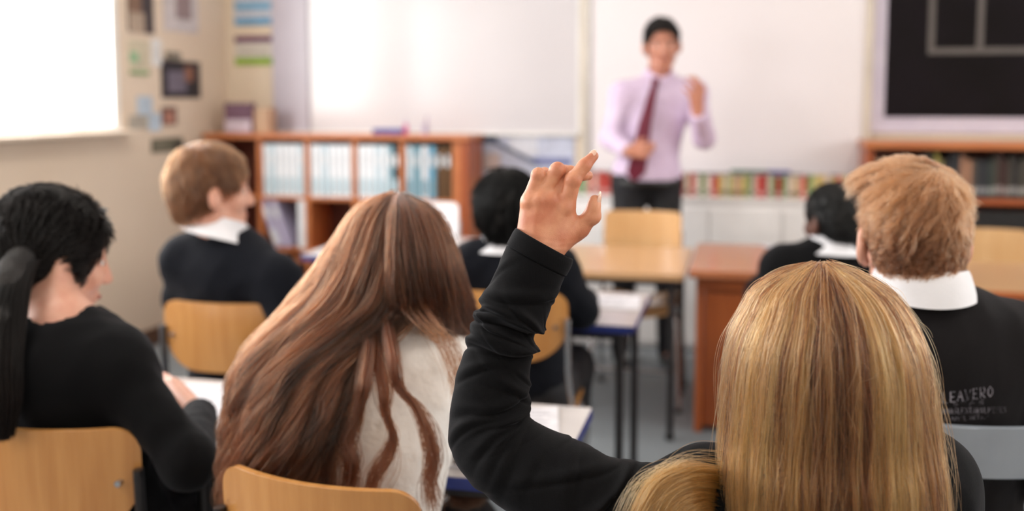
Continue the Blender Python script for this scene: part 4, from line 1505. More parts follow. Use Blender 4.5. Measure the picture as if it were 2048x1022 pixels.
def short_hair(name, m, cap, base, J, n, length, comb, lift=0.35, curl=0.0, radius=0.0004, seed=0, K=8, tint=None, clump=0.5, keep=None, inset=0.004, wobs=0.6):
    """strands growing out of a hair cap; comb(p, nrm)->direction field"""
    r = np.random.default_rng(seed)
    p, nr = surf_points(cap, n, base, seed, keep)
    M_ = max(8, n // 14)
    gi = r.integers(0, n, M_)
    near = np.empty(n, int)
    for a in range(0, n, 2000):
        dd = ((p[a:a + 2000, None] - p[None, gi]) ** 2).sum(-1)
        near[a:a + 2000] = gi[dd.argmin(1)]
    wob = r.normal(size=(n, 3)) * 0.35
    wob = wob * (1 - clump) + wob[near] * clump * 1.6
    ln = length * (0.6 + 0.6 * r.random(n)) if np.isscalar(length) else length(p, nr) * (0.6 + 0.6 * r.random(n))
    pos = np.empty((n, K, 3))
    cur = p - nr * inset
    d = comb(p, nr) + nr * lift + wob * wobs
    d /= np.linalg.norm(d, axis=1)[:, None] + 1e-9
    ctr = J['H'] + J['Rh'] @ V(0, -0.015, 0.02)
    ph = r.random(n)[near] * 6.28
    ax1 = np.cross(d, nr); ax1 /= np.linalg.norm(ax1, axis=1)[:, None] + 1e-9
    for k in range(K):
        pos[:, k] = cur + (ax1 * (curl * np.sin(ph + k * 1.1))[:, None] + nr * (curl * np.cos(ph + k * 1.1))[:, None]) * (k / K)
        cur = cur + d * (ln / (K - 1))[:, None]
        nk = cur - ctr
        nk /= np.linalg.norm(nk, axis=1)[:, None] + 1e-9
        d = d - nk * ((d * nk).sum(1) * 0.30)[:, None] + wob * 0.03
        d /= np.linalg.norm(d, axis=1)[:, None] + 1e-9
    tt = r.random(n) * 0.4 + r.random(n)[near] * 0.6
    if tint is not None:
        tt = np.clip(tt * 0.6 + tint(p) * 0.6, 0, 1)
    return curves_obj(name, pos, radius, tt, m, cap, base)


def eye_parts(body, base, J, brow=None):
    H, R, s = J['H'], J['Rh'], J['hs']
    for q in (-1, 1):
        c = H + R @ (V(q * 0.031, 0.0735, 0.007) * s)
        F = Field(); F.ell(c, V(0.0105, 0.0105, 0.0075) * s, R)
        e = F.mesh('eye', M['eye_white'], 0.0025, body, base)
        F = Field(); F.ell(c + R @ (V(0, 0.0082, 0) * s), V(0.0055, 0.004, 0.0055) * s, R)
        F.mesh('iris', M['iris'], 0.0012, e, base)
        if brow is not None:
            F = Field(); F.cap(H + R @ (V(q * 0.014, 0.092, 0.028) * s), H + R @ (V(q * 0.047, 0.079, 0.031) * s), 0.0045 * s, 0.003 * s)
            F.mesh('eyebrow', brow, 0.0018, body, base)
    F = Field(); F.cap(H + R @ (V(-0.02, 0.088, -0.0585) * s), H + R @ (V(0.02, 0.088, -0.0585) * s), 0.005 * s, 0.005 * s)
    F.mesh('lips', M['lip'], 0.002, body, base)

M['hair_brown_base'] = mat('brown_hair_base', (62, 40, 28), 0.6, (44, 28, 20), scale=40, stretch=(6, 6, 1))
M['hair_blond_base'] = mat('blond_hair_base', (150, 108, 70), 0.6, (120, 84, 52), scale=40, stretch=(6, 6, 1))
M['hair_black_base'] = mat('black_hair_base', (10, 9, 10), 0.55, (6, 6, 7), scale=40, bump=0.3, bscale=90)
M['hair_fair_base'] = mat('fair_hair_base', (112, 76, 48), 0.6, (84, 56, 36), scale=40)
M['hair_dark_base'] = mat('dark_brown_hair_base', (22, 15, 14), 0.6, (14, 10, 10), scale=40, bump=0.3, bscale=90)
HM = {
    'blond': hair_mat('blond_strands', (54, 25, 12), (230, 146, 82), rough=0.27),
    'brown': hair_mat('brown_strands', (17, 8, 5), (128, 68, 40), rough=0.35),
    'fair': hair_mat('fair_strands', (34, 20, 12), (108, 66, 38), rough=0.35),
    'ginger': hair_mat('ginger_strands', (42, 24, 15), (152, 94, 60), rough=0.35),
    'dark': mat('dark_strands', (22, 15, 14), 0.45, (12, 9, 9), spec=0.25),
    'black': mat('black_strands', (10, 9, 10), 0.45, (6, 6, 7), spec=0.2),
}


def comb_from(crown, down=1.0, swirl=0.0, extra=None):
    def f(p, nr):
        d = p - crown
        d = d / (np.linalg.norm(d, axis=1)[:, None] + 1e-9) + np.array([0, 0, -1.0]) * down
        if extra is not None:
            d = d + np.asarray(extra)
        d = d - nr * (d * nr).sum(1)[:, None]
        if swirl:
            d = d + np.cross(nr, d) * swirl
        return d / (np.linalg.norm(d, axis=1)[:, None] + 1e-9)
    return f


# ---------------------------------------------------------------- teacher
def add_teacher():
    J = {}
    yaw = math.radians(196)
    f = V(-math.sin(yaw), math.cos(yaw), 0); r = V(math.cos(yaw), math.sin(yaw), 0)
    J['f'], J['r'], J['legf'] = f, r, f
    J['H'] = P(1324, 92, 5.13); J['hs'] = 1.08
    J['Rh'] = frame(math.radians(190), 0.08, 0.06)
    J['N'] = P(1318, 158, 5.20)
    J['SR'] = P(1246, 190, 5.16); J['SL'] = P(1388, 186, 5.18)
    J['Pv'] = P(1294, 354, 5.20)
    J['ER'] = P(1222, 278, 5.16); J['WR'] = P(1256, 303, 4.99)
    J['EL'] = P(1409, 276, 5.10); J['WL'] = P(1396, 226, 4.93)
    J['handR'] = (P(1300, 300, 4.95) - J['WR'], f * -1.0, V(0, 0, 1), dict(curl=0.9, sc=1.05))
    J['handL'] = (P(1392, 170, 4.88) - J['WL'], -f * 0.4 + r * 0.9, V(0.6, 0, 0.5), dict(curl=0.45, sc=1.08, thumb=1.0))
    for s_, q, px in (('R', 1, 1238), ('L', -1, 1332)):
        hip = J['Pv'] + r * q * 0.095 - V(0, 0, 0.06)
        foot = PY(px, 742, 5.22)
        an = V(foot[0], 5.24, 0.085)
        J['H' + s_] = hip; J['A' + s_] = an
        J['K' + s_] = (hip + an) / 2 + f * 0.03
    J['w'] = 1.05
    body, base = make_person('man in a lavender shirt and maroon tie gesturing before the board', J, M['skin_teacher'], M['lavender_shirt'], 'shirt', e=0.018, vox=0.0065, fold=(11, 9.0, 0.010), neck_cut=0.062)
    body.name = 'person'
    collar('shirt_collar', M['lavender_shirt'], body, base, J['N'] + _n(J['H'] - J['N']) * 0.02, J['H'] - J['N'], f, rn=0.058, h=0.03, fall=0.04, flare=0.024, tail=0.03)
    # tie
    kn = P(1309, 172, 5.02); pts = [P(1310, 166, 5.075), P(1303, 195, 5.035), P(1290, 250, 5.02), P(1280, 305, 5.03), P(1272, 345, 5.045), P(1268, 362, 5.05)]
    wd = [0.014, 0.022, 0.032, 0.040, 0.046, 0.012]
    vs, fs = [], []
    for k_, (p, w_) in enumerate(zip(pts, wd)):
        for sx, sy in ((-1, 0), (0, 1), (1, 0), (0, -1)):
            vs.append(p + r * sx * w_ * 1.05 - base + f * sy * 0.007)
    for k_ in range(len(pts) - 1):
        for j in range(4):
            a, b_ = k_ * 4 + j, k_ * 4 + (j + 1) % 4
            fs.append((a, b_, b_ + 4, a + 4))
    fs += [(0, 3, 2, 1), tuple((len(pts) - 1) * 4 + j for j in range(4))]
    tie = MB().add(vs, fs).build('tie', M['maroon'], body, smooth=True)
    MB().box(P(1311, 163, 5.065) - base, (0.040, 0.026, 0.036), bev=0.008).build('tie_knot', M['maroon'], tie)
    # belt
    F = Field()
    up = V(0, 0, 1)
    bc = P(1294, 364, 5.20)
    F.ell(bc, V(0.176, 0.142, 0.14), np.stack([r, f, up], 1))
    F.plane(bc + up * 0.016, up, 0.002); F.plane(bc - up * 0.016, -up, 0.002)
    belt = F.mesh('belt', M['shoe'], 0.006, body, base)
    cap = hair_cap('hair', M['hair_dark_base'], body, base, J, thick=0.009, vox=0.005, top=0.012, back=-0.05, seed=4, face=-0.022, sides=-0.01)
    short_hair('hair_strands', HM['dark'], cap, base, J, 2500, 0.035, comb_from(J['H'] + V(0, 0, 0.08), 0.2), lift=0.5, radius=0.0008, seed=5)
    eye_parts(body, base, J, M['hair_dark_base'])


add_teacher()

# ---------------------------------------------------------------- fair-haired boy, left
def add_fair_boy():
    J = seat_joints(424, 388, 2.90, math.radians(-48), 0.02, 1.06, yaw=math.radians(-14), chair=ch_boy, sw=0.165, drop=0.175, w=1.03)
    J['N'] = P(450, 470, 2.93)
    J['SL'] = P(372, 520, 2.96); J['SR'] = P(552, 560, 2.86)
    J['ER'] = P(590, 680, 2.80) ; J['EL'] = P(365, 600, 3.05)
    J['WR'] = J['ER'] + J['f'] * 0.22; J['WR'][2] = 0.74
    body, base = make_person('fair-haired boy in a navy jumper sitting below the left wall pictures', J, M['skin_fair'], M['navy_knit'], e=0.020, vox=0.007, fold=(21, 8.0, 0.008), neck_cut=0.070)
    ax_ = J['H'] - J['N']
    collar('shirt_collar', M['white_shirt'], body, base, P(443, 462, 2.93), V(0.30, 0.12, 1.0), J['Rh'] @ V(0, 1, 0), rn=0.066, h=0.046, fall=0.062, flare=0.05, tail=0.03)
    cap = hair_cap('hair', M['hair_fair_base'], body, base, J, thick=0.012, vox=0.005, top=0.012, back=-0.06, seed=9)
    short_hair('hair_strands', HM['fair'], cap, base, J, 9000, 0.035, comb_from(J['H'] + J['Rh'] @ V(-0.02, -0.05, 0.10), 0.6), lift=0.16, radius=0.0006, seed=6)
    eye_parts(body, base, J, M['hair_fair_base'])


add_fair_boy()

# ---------------------------------------------------------------- black-haired student in the middle
def add_kid():
    J = seat_joints(1014, 430, 3.02, math.radians(8), 0.12, 0.98, yaw=math.radians(0), chair=ch_kid, sw=0.155, drop=0.18)
    J['N'] = P(1012, 497, 3.02)
    J['SL'] = P(945, 535, 3.0); J['SR'] = P(1110, 540, 3.0)
    J['ER'] = P(1160, 620, 3.08); J['EL'] = P(935, 620, 3.02)
    J['WR'] = P(1170, 610, 3.3); J['WR'][2] = 0.745
    body, base = make_person('black-haired student in dark jumper and white collar behind the raised arm', J, M['skin_tan'], M['navy_knit'], e=0.020, vox=0.007, fold=(31, 8.0, 0.008), neck_cut=0.07)
    collar('shirt_collar', M['white_shirt'], body, base, J['N'] - V(0, 0, 0.005), V(0, 0.12, 1.0), J['f'], rn=0.062, h=0.05, fall=0.06, flare=0.05, tail=0.03)
    cap = hair_cap('hair', M['hair_black_base'], body, base, J, thick=0.022, vox=0.005, top=0.006, back=-0.085, seed=12, sides=-0.02)
    short_hair('hair_strands', HM['black'], cap, base, J, 3500, 0.05, comb_from(J['H'] + V(0, 0, 0.11), 1.0), lift=0.12, radius=0.0009, seed=7)
    eye_parts(body, base, J, M['hair_black_base'])


add_kid()

# ---------------------------------------------------------------- dark-skinned boy, front right
def add_dark_boy():
    J = seat_joints(1664, 446, 3.32, math.radians(38), 0.05, 0.99, yaw=math.radians(8), chair=ch_dark, sw=0.165, drop=0.18)
    J['N'] = P(1668, 505, 3.32)
    J['SL'] = P(1568, 535, 3.30); J['SR'] = P(1762, 535, 3.34)
    body, base = make_person('dark-skinned boy in black jumper and white collar, face turned left', J, M['skin_brown'], M['black_knit'], e=0.022, vox=0.007, fold=(41, 8.0, 0.008), neck_cut=0.074)
    collar('shirt_collar', M['white_shirt'], body, base, J['N'] - V(0, 0, 0.01), V(0, 0.25, 1.0), J['f'], rn=0.070, h=0.055, fall=0.068, flare=0.045, tail=0.03)
    cap = hair_cap('hair', M['hair_black_base'], body, base, J, thick=0.012, vox=0.005, top=0.008, back=-0.055, seed=14, amp=0.002)
    short_hair('hair_strands', HM['black'], cap, base, J, 3000, 0.012, comb_from(J['H'] + V(0, 0, 0.11), 0.5), lift=1.0, curl=0.003, radius=0.0009, seed=8)
    eye_parts(body, base, J, M['hair_black_base'])


add_dark_boy()

# ---------------------------------------------------------------- ginger-haired boy, right
def add_ginger_boy():
    J = seat_joints(1822, 486, 1.74, math.radians(8), 0.06, 1.03, yaw=math.radians(6), chair=ch_grey, sw=0.175, drop=0.17, w=1.08)
    J['N'] = P(1842, 588, 1.71)
    J['SL'] = P(1665, 690, 1.72); J['SR'] = P(2035, 695, 1.72)
    J['ER'] = P(2110, 930, 1.72); J['EL'] = P(1600, 930, 1.72)
    J['WR'] = J['ER'] + J['f'] * 0.22 ; J['WR'][2] = 0.75
    J['WL'] = J['EL'] + J['f'] * 0.22 ; J['WL'][2] = 0.75
    body, base = make_person('boy with tousled ginger hair in a charcoal jumper with faint back print', J, M['skin_fair'], M['charcoal_knit'], e=0.020, vox=0.006, fold=(51, 6.0, 0.008), neck_cut=0.062)
    collar('shirt_collar', M['white_shirt'], body, base, J['N'] - V(0, 0, 0.002), V(0, 0.10, 1.0), J['f'], rn=0.064, h=0.040, fall=0.055, flare=0.022, tail=0.03)
    # ears glow red
    def extra(F, L, s, R):
        F.ell(L(-0.02, 0.02, 0.105), np.array([0.07, 0.06, 0.03]) * s, R, k=0.03)
    cap = hair_cap('hair', M['hair_fair_base'], body, base, J, thick=0.007, vox=0.004, top=0.014, back=-0.062, seed=19, amp=0.003, freq=14, wide=0.95, extra=extra, sides=-0.030)
    R, H = J['Rh'], J['H']
    upv = R @ V(0, 0, 1)
    crown = H + R @ V(0.015, -0.055, 0.10)

    def length(p, nr):
        h = ((p - H) @ upv)
        return np.clip(0.012 + (h + 0.03) * 0.36, 0.010, 0.044)
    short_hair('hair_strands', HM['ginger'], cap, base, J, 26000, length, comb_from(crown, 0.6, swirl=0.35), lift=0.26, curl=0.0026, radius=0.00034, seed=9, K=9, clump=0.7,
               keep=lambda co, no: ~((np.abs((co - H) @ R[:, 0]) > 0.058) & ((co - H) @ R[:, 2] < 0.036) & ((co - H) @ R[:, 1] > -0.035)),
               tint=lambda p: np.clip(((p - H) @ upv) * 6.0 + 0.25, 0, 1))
    # print on the back of the jumper: blurred hand lettering
    dg = bpy.context.evaluated_depsgraph_get()
    sw = bpy.data.objects[body['_top']]
    return body, base, J, sw


gb_body, gb_base, gb_J, gb_sw = add_ginger_boy()


def glyph_stroke(rg, w, h):
    """one letter-like shape as polyline(s) in a w x h cell"""
    A = [[(0, 0), (0.5, 1), (1, 0)], [(0.2, 0.4), (0.8, 0.4)]]
    E_ = [[(0.9, 0), (0.1, 0), (0.1, 1), (0.9, 1)], [(0.1, 0.5), (0.7, 0.5)]]
    R_ = [[(0.1, 0), (0.1, 1), (0.7, 1), (0.9, 0.75), (0.7, 0.5), (0.1, 0.5), (0.9, 0)]]
    S_ = [[(0.9, 0.9), (0.5, 1), (0.1, 0.8), (0.2, 0.55), (0.8, 0.45), (0.9, 0.2), (0.5, 0), (0.1, 0.1)]]
    L_ = [[(0.1, 1), (0.1, 0), (0.9, 0)]]
    V_ = [[(0, 1), (0.5, 0), (1, 1)]]
    N_ = [[(0.1, 0), (0.1, 1), (0.9, 0), (0.9, 1)]]
    M_ = [[(0, 0), (0.1, 1), (0.5, 0.3), (0.9, 1), (1, 0)]]
    O_ = [[(0.5, 0), (0.1, 0.3), (0.1, 0.7), (0.5, 1), (0.9, 0.7), (0.9, 0.3), (0.5, 0)]]
    T_ = [[(0, 1), (1, 1)], [(0.5, 1), (0.5, 0)]]
    D = dict(A=A, E=E_, R=R_, S=S_, L=L_, V=V_, N=N_, M=M_, O=O_, T=T_)
    return D[rg]


def back_print():
    """rows of small pale outline letters, laid onto the back of the jumper"""
    sw, base = gb_sw, gb_base
    from mathutils.bvhtree import BVHTree
    me = sw.data
    bvh = BVHTree.FromPolygons([v.co.copy() for v in me.vertices], [tuple(p.vertices) for p in me.polygons])
    o0 = Vector((CAM - base).tolist())
    mb = MB()

    def hit(px, py):
        d = Vector(ray(px, py).tolist()).normalized()
        loc, nr, i, dist = bvh.ray_cast(o0, d)
        return None if loc is None else np.array(loc) + np.array(nr) * 0.0012
    rg = random.Random(4)
    rows = [('LEAVERO', 1885, 806, 15.0, 20, 2.6, -0.14), ('SEAS', 1905, 812, 17, 10, 2.0, -0.05), ('MROAMASLENTAROLMEVEN', 1862, 829, 7.6, 11, 2.2, -0.03), ('ANSEAMELORTAN', 1868, 843, 8.5, 8, 2.0, -0.05)]
    for txt, x, y, adv, h, sw_, sl in rows:
        for i, ch in enumerate(txt):
            gx, gy = x + adv * i, y + sl * adv * i
            for pl in glyph_stroke(ch, adv, h):
                pts = []
                for (u, v) in pl:
                    q = hit(gx + u * adv * 0.74 + rg.uniform(-.3, .3), gy - v * h + rg.uniform(-.3, .3))
                    if q is not None: pts.append(q)
                if len(pts) > 1:
                    mb.tube(pts, 0.0009 * sw_ ** 0.6, 5)
    mb.build('back_print', flat_mat((170, 166, 178)), sw)


back_print()

# ---------------------------------------------------------------- dark-haired girl, left
def comb_to(T, add=(0, 0, 0)):
    def f(p, nr):
        d = T - p
        d = d / (np.linalg.norm(d, axis=1)[:, None] + 1e-9) + np.asarray(add)
        d = d - nr * (d * nr).sum(1)[:, None]
        return d / (np.linalg.norm(d, axis=1)[:, None] + 1e-9)
    return f


def add_left_girl():
    J = seat_joints(104, 524, 1.98, math.radians(-34), 0.18, 1.06, yaw=math.radians(-6), chair=ch_left, sw=0.165, drop=0.185, w=1.0)
    J['N'] = P(120, 640, 1.90)
    J['SL'] = P(-20, 720, 1.85); J['SR'] = P(228, 730, 1.86)
    J['ER'] = P(378, 925, 1.80); J['WR'] = PH(398, 830, 0.746)
    J['EL'] = P(-60, 900, 1.9); J['WL'] = P(60, 850, 2.15); J['WL'][2] = 0.745
    J['handR'] = (PH(356, 772, 0.785) - J['WR'], V(-0.6, 0.1, -0.8), V(-0.8, 0.2, 0.6), dict(curl=0.8, sc=1.08))
    body, base = make_person('dark-haired girl in a black jumper writing at the far left', J, M['skin_fair'], M['black_knit'], e=0.018, vox=0.006, fold=(61, 7.0, 0.007), neck_cut=0.075, cut_depth=0.01, arms_scale=0.86)
    ax_ = _n(J['H'] - J['N'])
    # pale collar rim of the shirt under the jumper
    collar('shirt_collar', flat_mat((176, 174, 178)), body, base, J['N'] - V(0, 0, 0.012), V(0.02, 0.1, 1.0), J['f'], rn=0.072, h=0.008, fall=0.016, flare=0.024, tail=0.01)
    F = Field(); d_ = _n(J['ER'] - J['WR'])
    F.cap(J['WR'] + d_ * 0.02, J['WR'] + d_ * -0.012, 0.036, 0.034, end=True)
    F.mesh('shirt_cuff', M['white_shirt'], 0.004, body, base)
    def extra(F, L, s, R):
        F.ell(L(-0.01, -0.085, 0.01), np.array([0.07, 0.055, 0.065]) * s, R, k=0.04)
        # strand of hair along the jaw
        F.cap(L(0.068, 0.03, 0.03), L(0.074, 0.038, -0.05), 0.007 * s, 0.004 * s, k=0.012)
    cap = hair_cap('hair', M['hair_dark_base'], body, base, J, thick=0.014, vox=0.005, top=0.008, back=-0.075, seed=22, amp=0.002, extra=extra, sides=0.02)
    R, H = J['Rh'], J['H']
    short_hair('hair_strands', HM['dark'], cap, base, J, 9000, 0.05, comb_to(P(36, 548, 1.84)), lift=-0.02, radius=0.0006, seed=19, K=8, clump=0.5, wobs=0.12)
    # ponytail falling over the left shoulder
    L_ = [P(40, 520, 1.86), P(18, 560, 1.82), P(6, 640, 1.78), P(2, 720, 1.755), P(8, 800, 1.75), P(6, 870, 1.75)]
    rd = [0.028, 0.030, 0.028, 0.024, 0.018, 0.008]
    F = Field()
    for a in range(len(L_) - 1):
        F.cap(L_[a], L_[a + 1], rd[a], rd[a + 1], k=0.02)
    pt = F.mesh('ponytail', M['hair_dark_base'], 0.005, body, base)
    F = Field(); F.cap(P(22, 546, 1.83), P(18, 556, 1.825), 0.027, 0.027)
    F.mesh('hair_tie', flat_mat((52, 42, 38)), 0.004, pt, base)
    n, K = 5000, 14
    r_ = np.random.default_rng(5)
    t = np.linspace(0, 1, K)
    mid = resample_levels(np.array([list(p) + [q] for p, q in zip(L_, rd)]), t)
    ang = r_.random(n) * 6.28; rr = np.sqrt(r_.random(n)) * 1.3
    off = np.stack([np.cos(ang), np.sin(ang), np.zeros(n)], 1) * rr[:, None]
    pos = mid[None, :, :3] + off[:, None, :] * mid[None, :, 3:4] + r_.normal(size=(n, 1, 3)) * 0.004 * t[None, :, None]
    curves_obj('hair_strands', pos, 0.0006, r_.random(n) * 0.6, HM['dark'], pt, base)
    # ear stud
    F = Field(); F.ell(H + R @ V(0.083, 0.0, -0.038), V(0.004, 0.004, 0.004))
    F.mesh('earring', M['chrome'], 0.0012, body, base)
    eye_parts(body, base, J, M['hair_dark_base'])


add_left_girl()


# ---------------------------------------------------------------- long hair lofts
FWh = _n(FW * V(1, 1, 0))


def loft_point(levels, th, t, scale=1.0):
    """levels rows: y, xl, xr, Zc, back, front ; th angle (0 = towards the camera), t 0..1 -> world"""
    q = resample_levels(levels, t)
    y, xl, xr, Z, bk, fr = [q[..., i] for i in range(6)]
    cx = (xl + xr) / 2
    a = (xr - xl) / 2 * Z / F_PX * scale
    rays = FW + ((cx - CX) / F_PX)[..., None] * RT - ((y - CY) / F_PX)[..., None] * UP
    C = CAM + Z[..., None] * rays
    c = np.cos(th)
    dep = np.where(c > 0, bk, fr) * c * scale
    return C + (a * np.sin(th))[..., None] * RT - dep[..., None] * FWh


def loft_hair(levels, n, th0, th1, m, parent, base, name='hair_strands', K=28, per=9, radius=0.00035, wave=0.0, wfreq=3.0, spread=0.004, depth=0.16, t_end=(0.85, 1.0), root=0.35, seed=0, tint=None, jitter=0.05, wander=0.0, power=1.0, r_tip=0.35, contrast=0.6, coh=0.0, frizz=0.0012):
    r = np.random.default_rng(seed)
    G = n // per
    th = th0 + (th1 - th0) * r.random(G)
    ts = root * r.random(G) ** 1.6
    te = t_end[0] + (t_end[1] - t_end[0]) * r.random(G)
    lay = 1.0 - depth * r.random(G) ** power
    s = np.linspace(0, 1, K)
    T = ts[:, None] + (te - ts)[:, None] * s[None]
    dth = r.normal(size=G) * jitter
    Th = th[:, None] + dth[:, None] * s[None] + wander * np.sin(s[None] * 5 + r.random(G)[:, None] * 6.28) * s[None]
    sc = lay[:, None] * (1 - 0.10 * (1 - s[None]) ** 3 * (ts[:, None] > 0.02))
    g = loft_point(levels, Th, T, sc)
    if wave:
        ph = r.random(G)[:, None] * 6.28 * (1 - coh) + coh * (2.2 * np.sin(th * 6) + th * 3)[:, None]
        fq = wfreq * (0.8 + 0.5 * r.random(G) * (1 - coh) + coh * 0.25 * np.sin(th * 9))[:, None]
        am = wave * (0.5 + r.random(G))[:, None] * np.clip((T - 0.22) * 2.2, 0, 1)
        g = g + (am * np.sin(ph + T * fq * 6.28))[..., None] * RT + (am * 0.7 * np.cos(ph * 1.3 + T * fq * 6.28))[..., None] * FWh
    # children around each guide
    off = r.normal(size=(G, per, 3)) * spread
    tp = (1 - 0.55 * s ** 1.5)
    fr_ = r.normal(size=(G, per, 1, 3)) * frizz * np.sin(s[None, None, :, None] * 9 + r.random((G, per, 1, 1)) * 6)
    pos = g[:, None] + off[:, :, None] * tp[None, None, :, None] + fr_
    pos = pos.reshape(G * per, K, 3)
    tn = (r.random(G)[:, None] * 0.75 + r.random((G, per)) * 0.25)
    if tint is not None:
        tn = (tn - 0.5) * 0.8 + tint(th, ts)[:, None]
    return curves_obj(name, pos, radius, tn.ravel(), m, parent, base, r_tip=r_tip)


def guide_hair(guides, n, m, parent, base, name='hair_strands', K=26, radius=0.00035, spread=0.006, seed=0, fuzz=0.002, tint_rng=(0, 1), wave=0.0, wfreq=2.5, r_tip=0.35):
    """guides: list of polylines [(px,py,Z)...] equal length; strands spread between neighbours"""
    r = np.random.default_rng(seed)
    G = np.array([[P(*q) for q in g] for g in guides])
    u = r.random(n) * (len(G) - 1) if len(G) > 1 else np.zeros(n)
    i = np.minimum(u.astype(int), max(len(G) - 2, 0)); f = (u - i)[:, None, None]
    g2 = G[i] * (1 - f) + G[np.minimum(i + 1, len(G) - 1)] * f
    s = np.linspace(0, 1, K)
    x = s * (G.shape[1] - 1)
    j = np.minimum(x.astype(int), G.shape[1] - 2); fr_ = (x - j)[None, :, None]
    p0 = g2[:, np.maximum(j - 1, 0)]; p1 = g2[:, j]; p2 = g2[:, j + 1]; p3 = g2[:, np.minimum(j + 2, G.shape[1] - 1)]
    pos = 0.5 * (2 * p1 + (-p0 + p2) * fr_ + (2 * p0 - 5 * p1 + 4 * p2 - p3) * fr_ ** 2 + (-p0 + 3 * p1 - 3 * p2 + p3) * fr_ ** 3)
    C_ = max(4, n // 12)
    ci = r.integers(0, C_, n)
    co = r.normal(size=(C_, 3)) * spread
    pos = pos + (co[ci] + r.normal(size=(n, 3)) * spread * 0.35)[:, None, :]
    if wave:
        ph = (r.random(C_) * 6.28)[ci][:, None]
        pos = pos + (wave * np.sin(ph + s[None] * wfreq * 6.28) * s[None])[..., None] * RT
    pos = pos + r.normal(size=(n, 1, 3)) * fuzz * (s[None, :, None] ** 2) + r.normal(size=(n, 1, 3)) * fuzz * 0.6 * np.sin(s[None, :, None] * 7)
    tn = tint_rng[0] + (tint_rng[1] - tint_rng[0]) * (r.random(C_)[ci] * 0.7 + r.random(n) * 0.3)
    return curves_obj(name, pos, radius, tn, m, parent, base, r_tip=r_tip)


def loft_shell(levels, th0, th1, scale, m, name, parent, base, nu=60, nt=50, t1=1.0, ridge=0.0, seed=3):
    th = np.linspace(th0, th1, nu)[:, None] * np.ones((1, nt))
    T = np.ones((nu, 1)) * np.linspace(0, t1, nt)[None]
    sc = scale * np.ones((nu, nt))
    if ridge:
        r = np.random.default_rng(seed)
        a = np.interp(np.linspace(0, 1, nu), np.linspace(0, 1, 24), r.normal(size=24))[:, None]
        sc = sc + ridge * a * np.clip(T * 3, 0, 1)
    pos = loft_point(levels, th, T, sc)
    return mesh_np(name, pos.reshape(-1, 3), tube_grid(pos), np.zeros((0, 3), np.int32), m, parent, base)


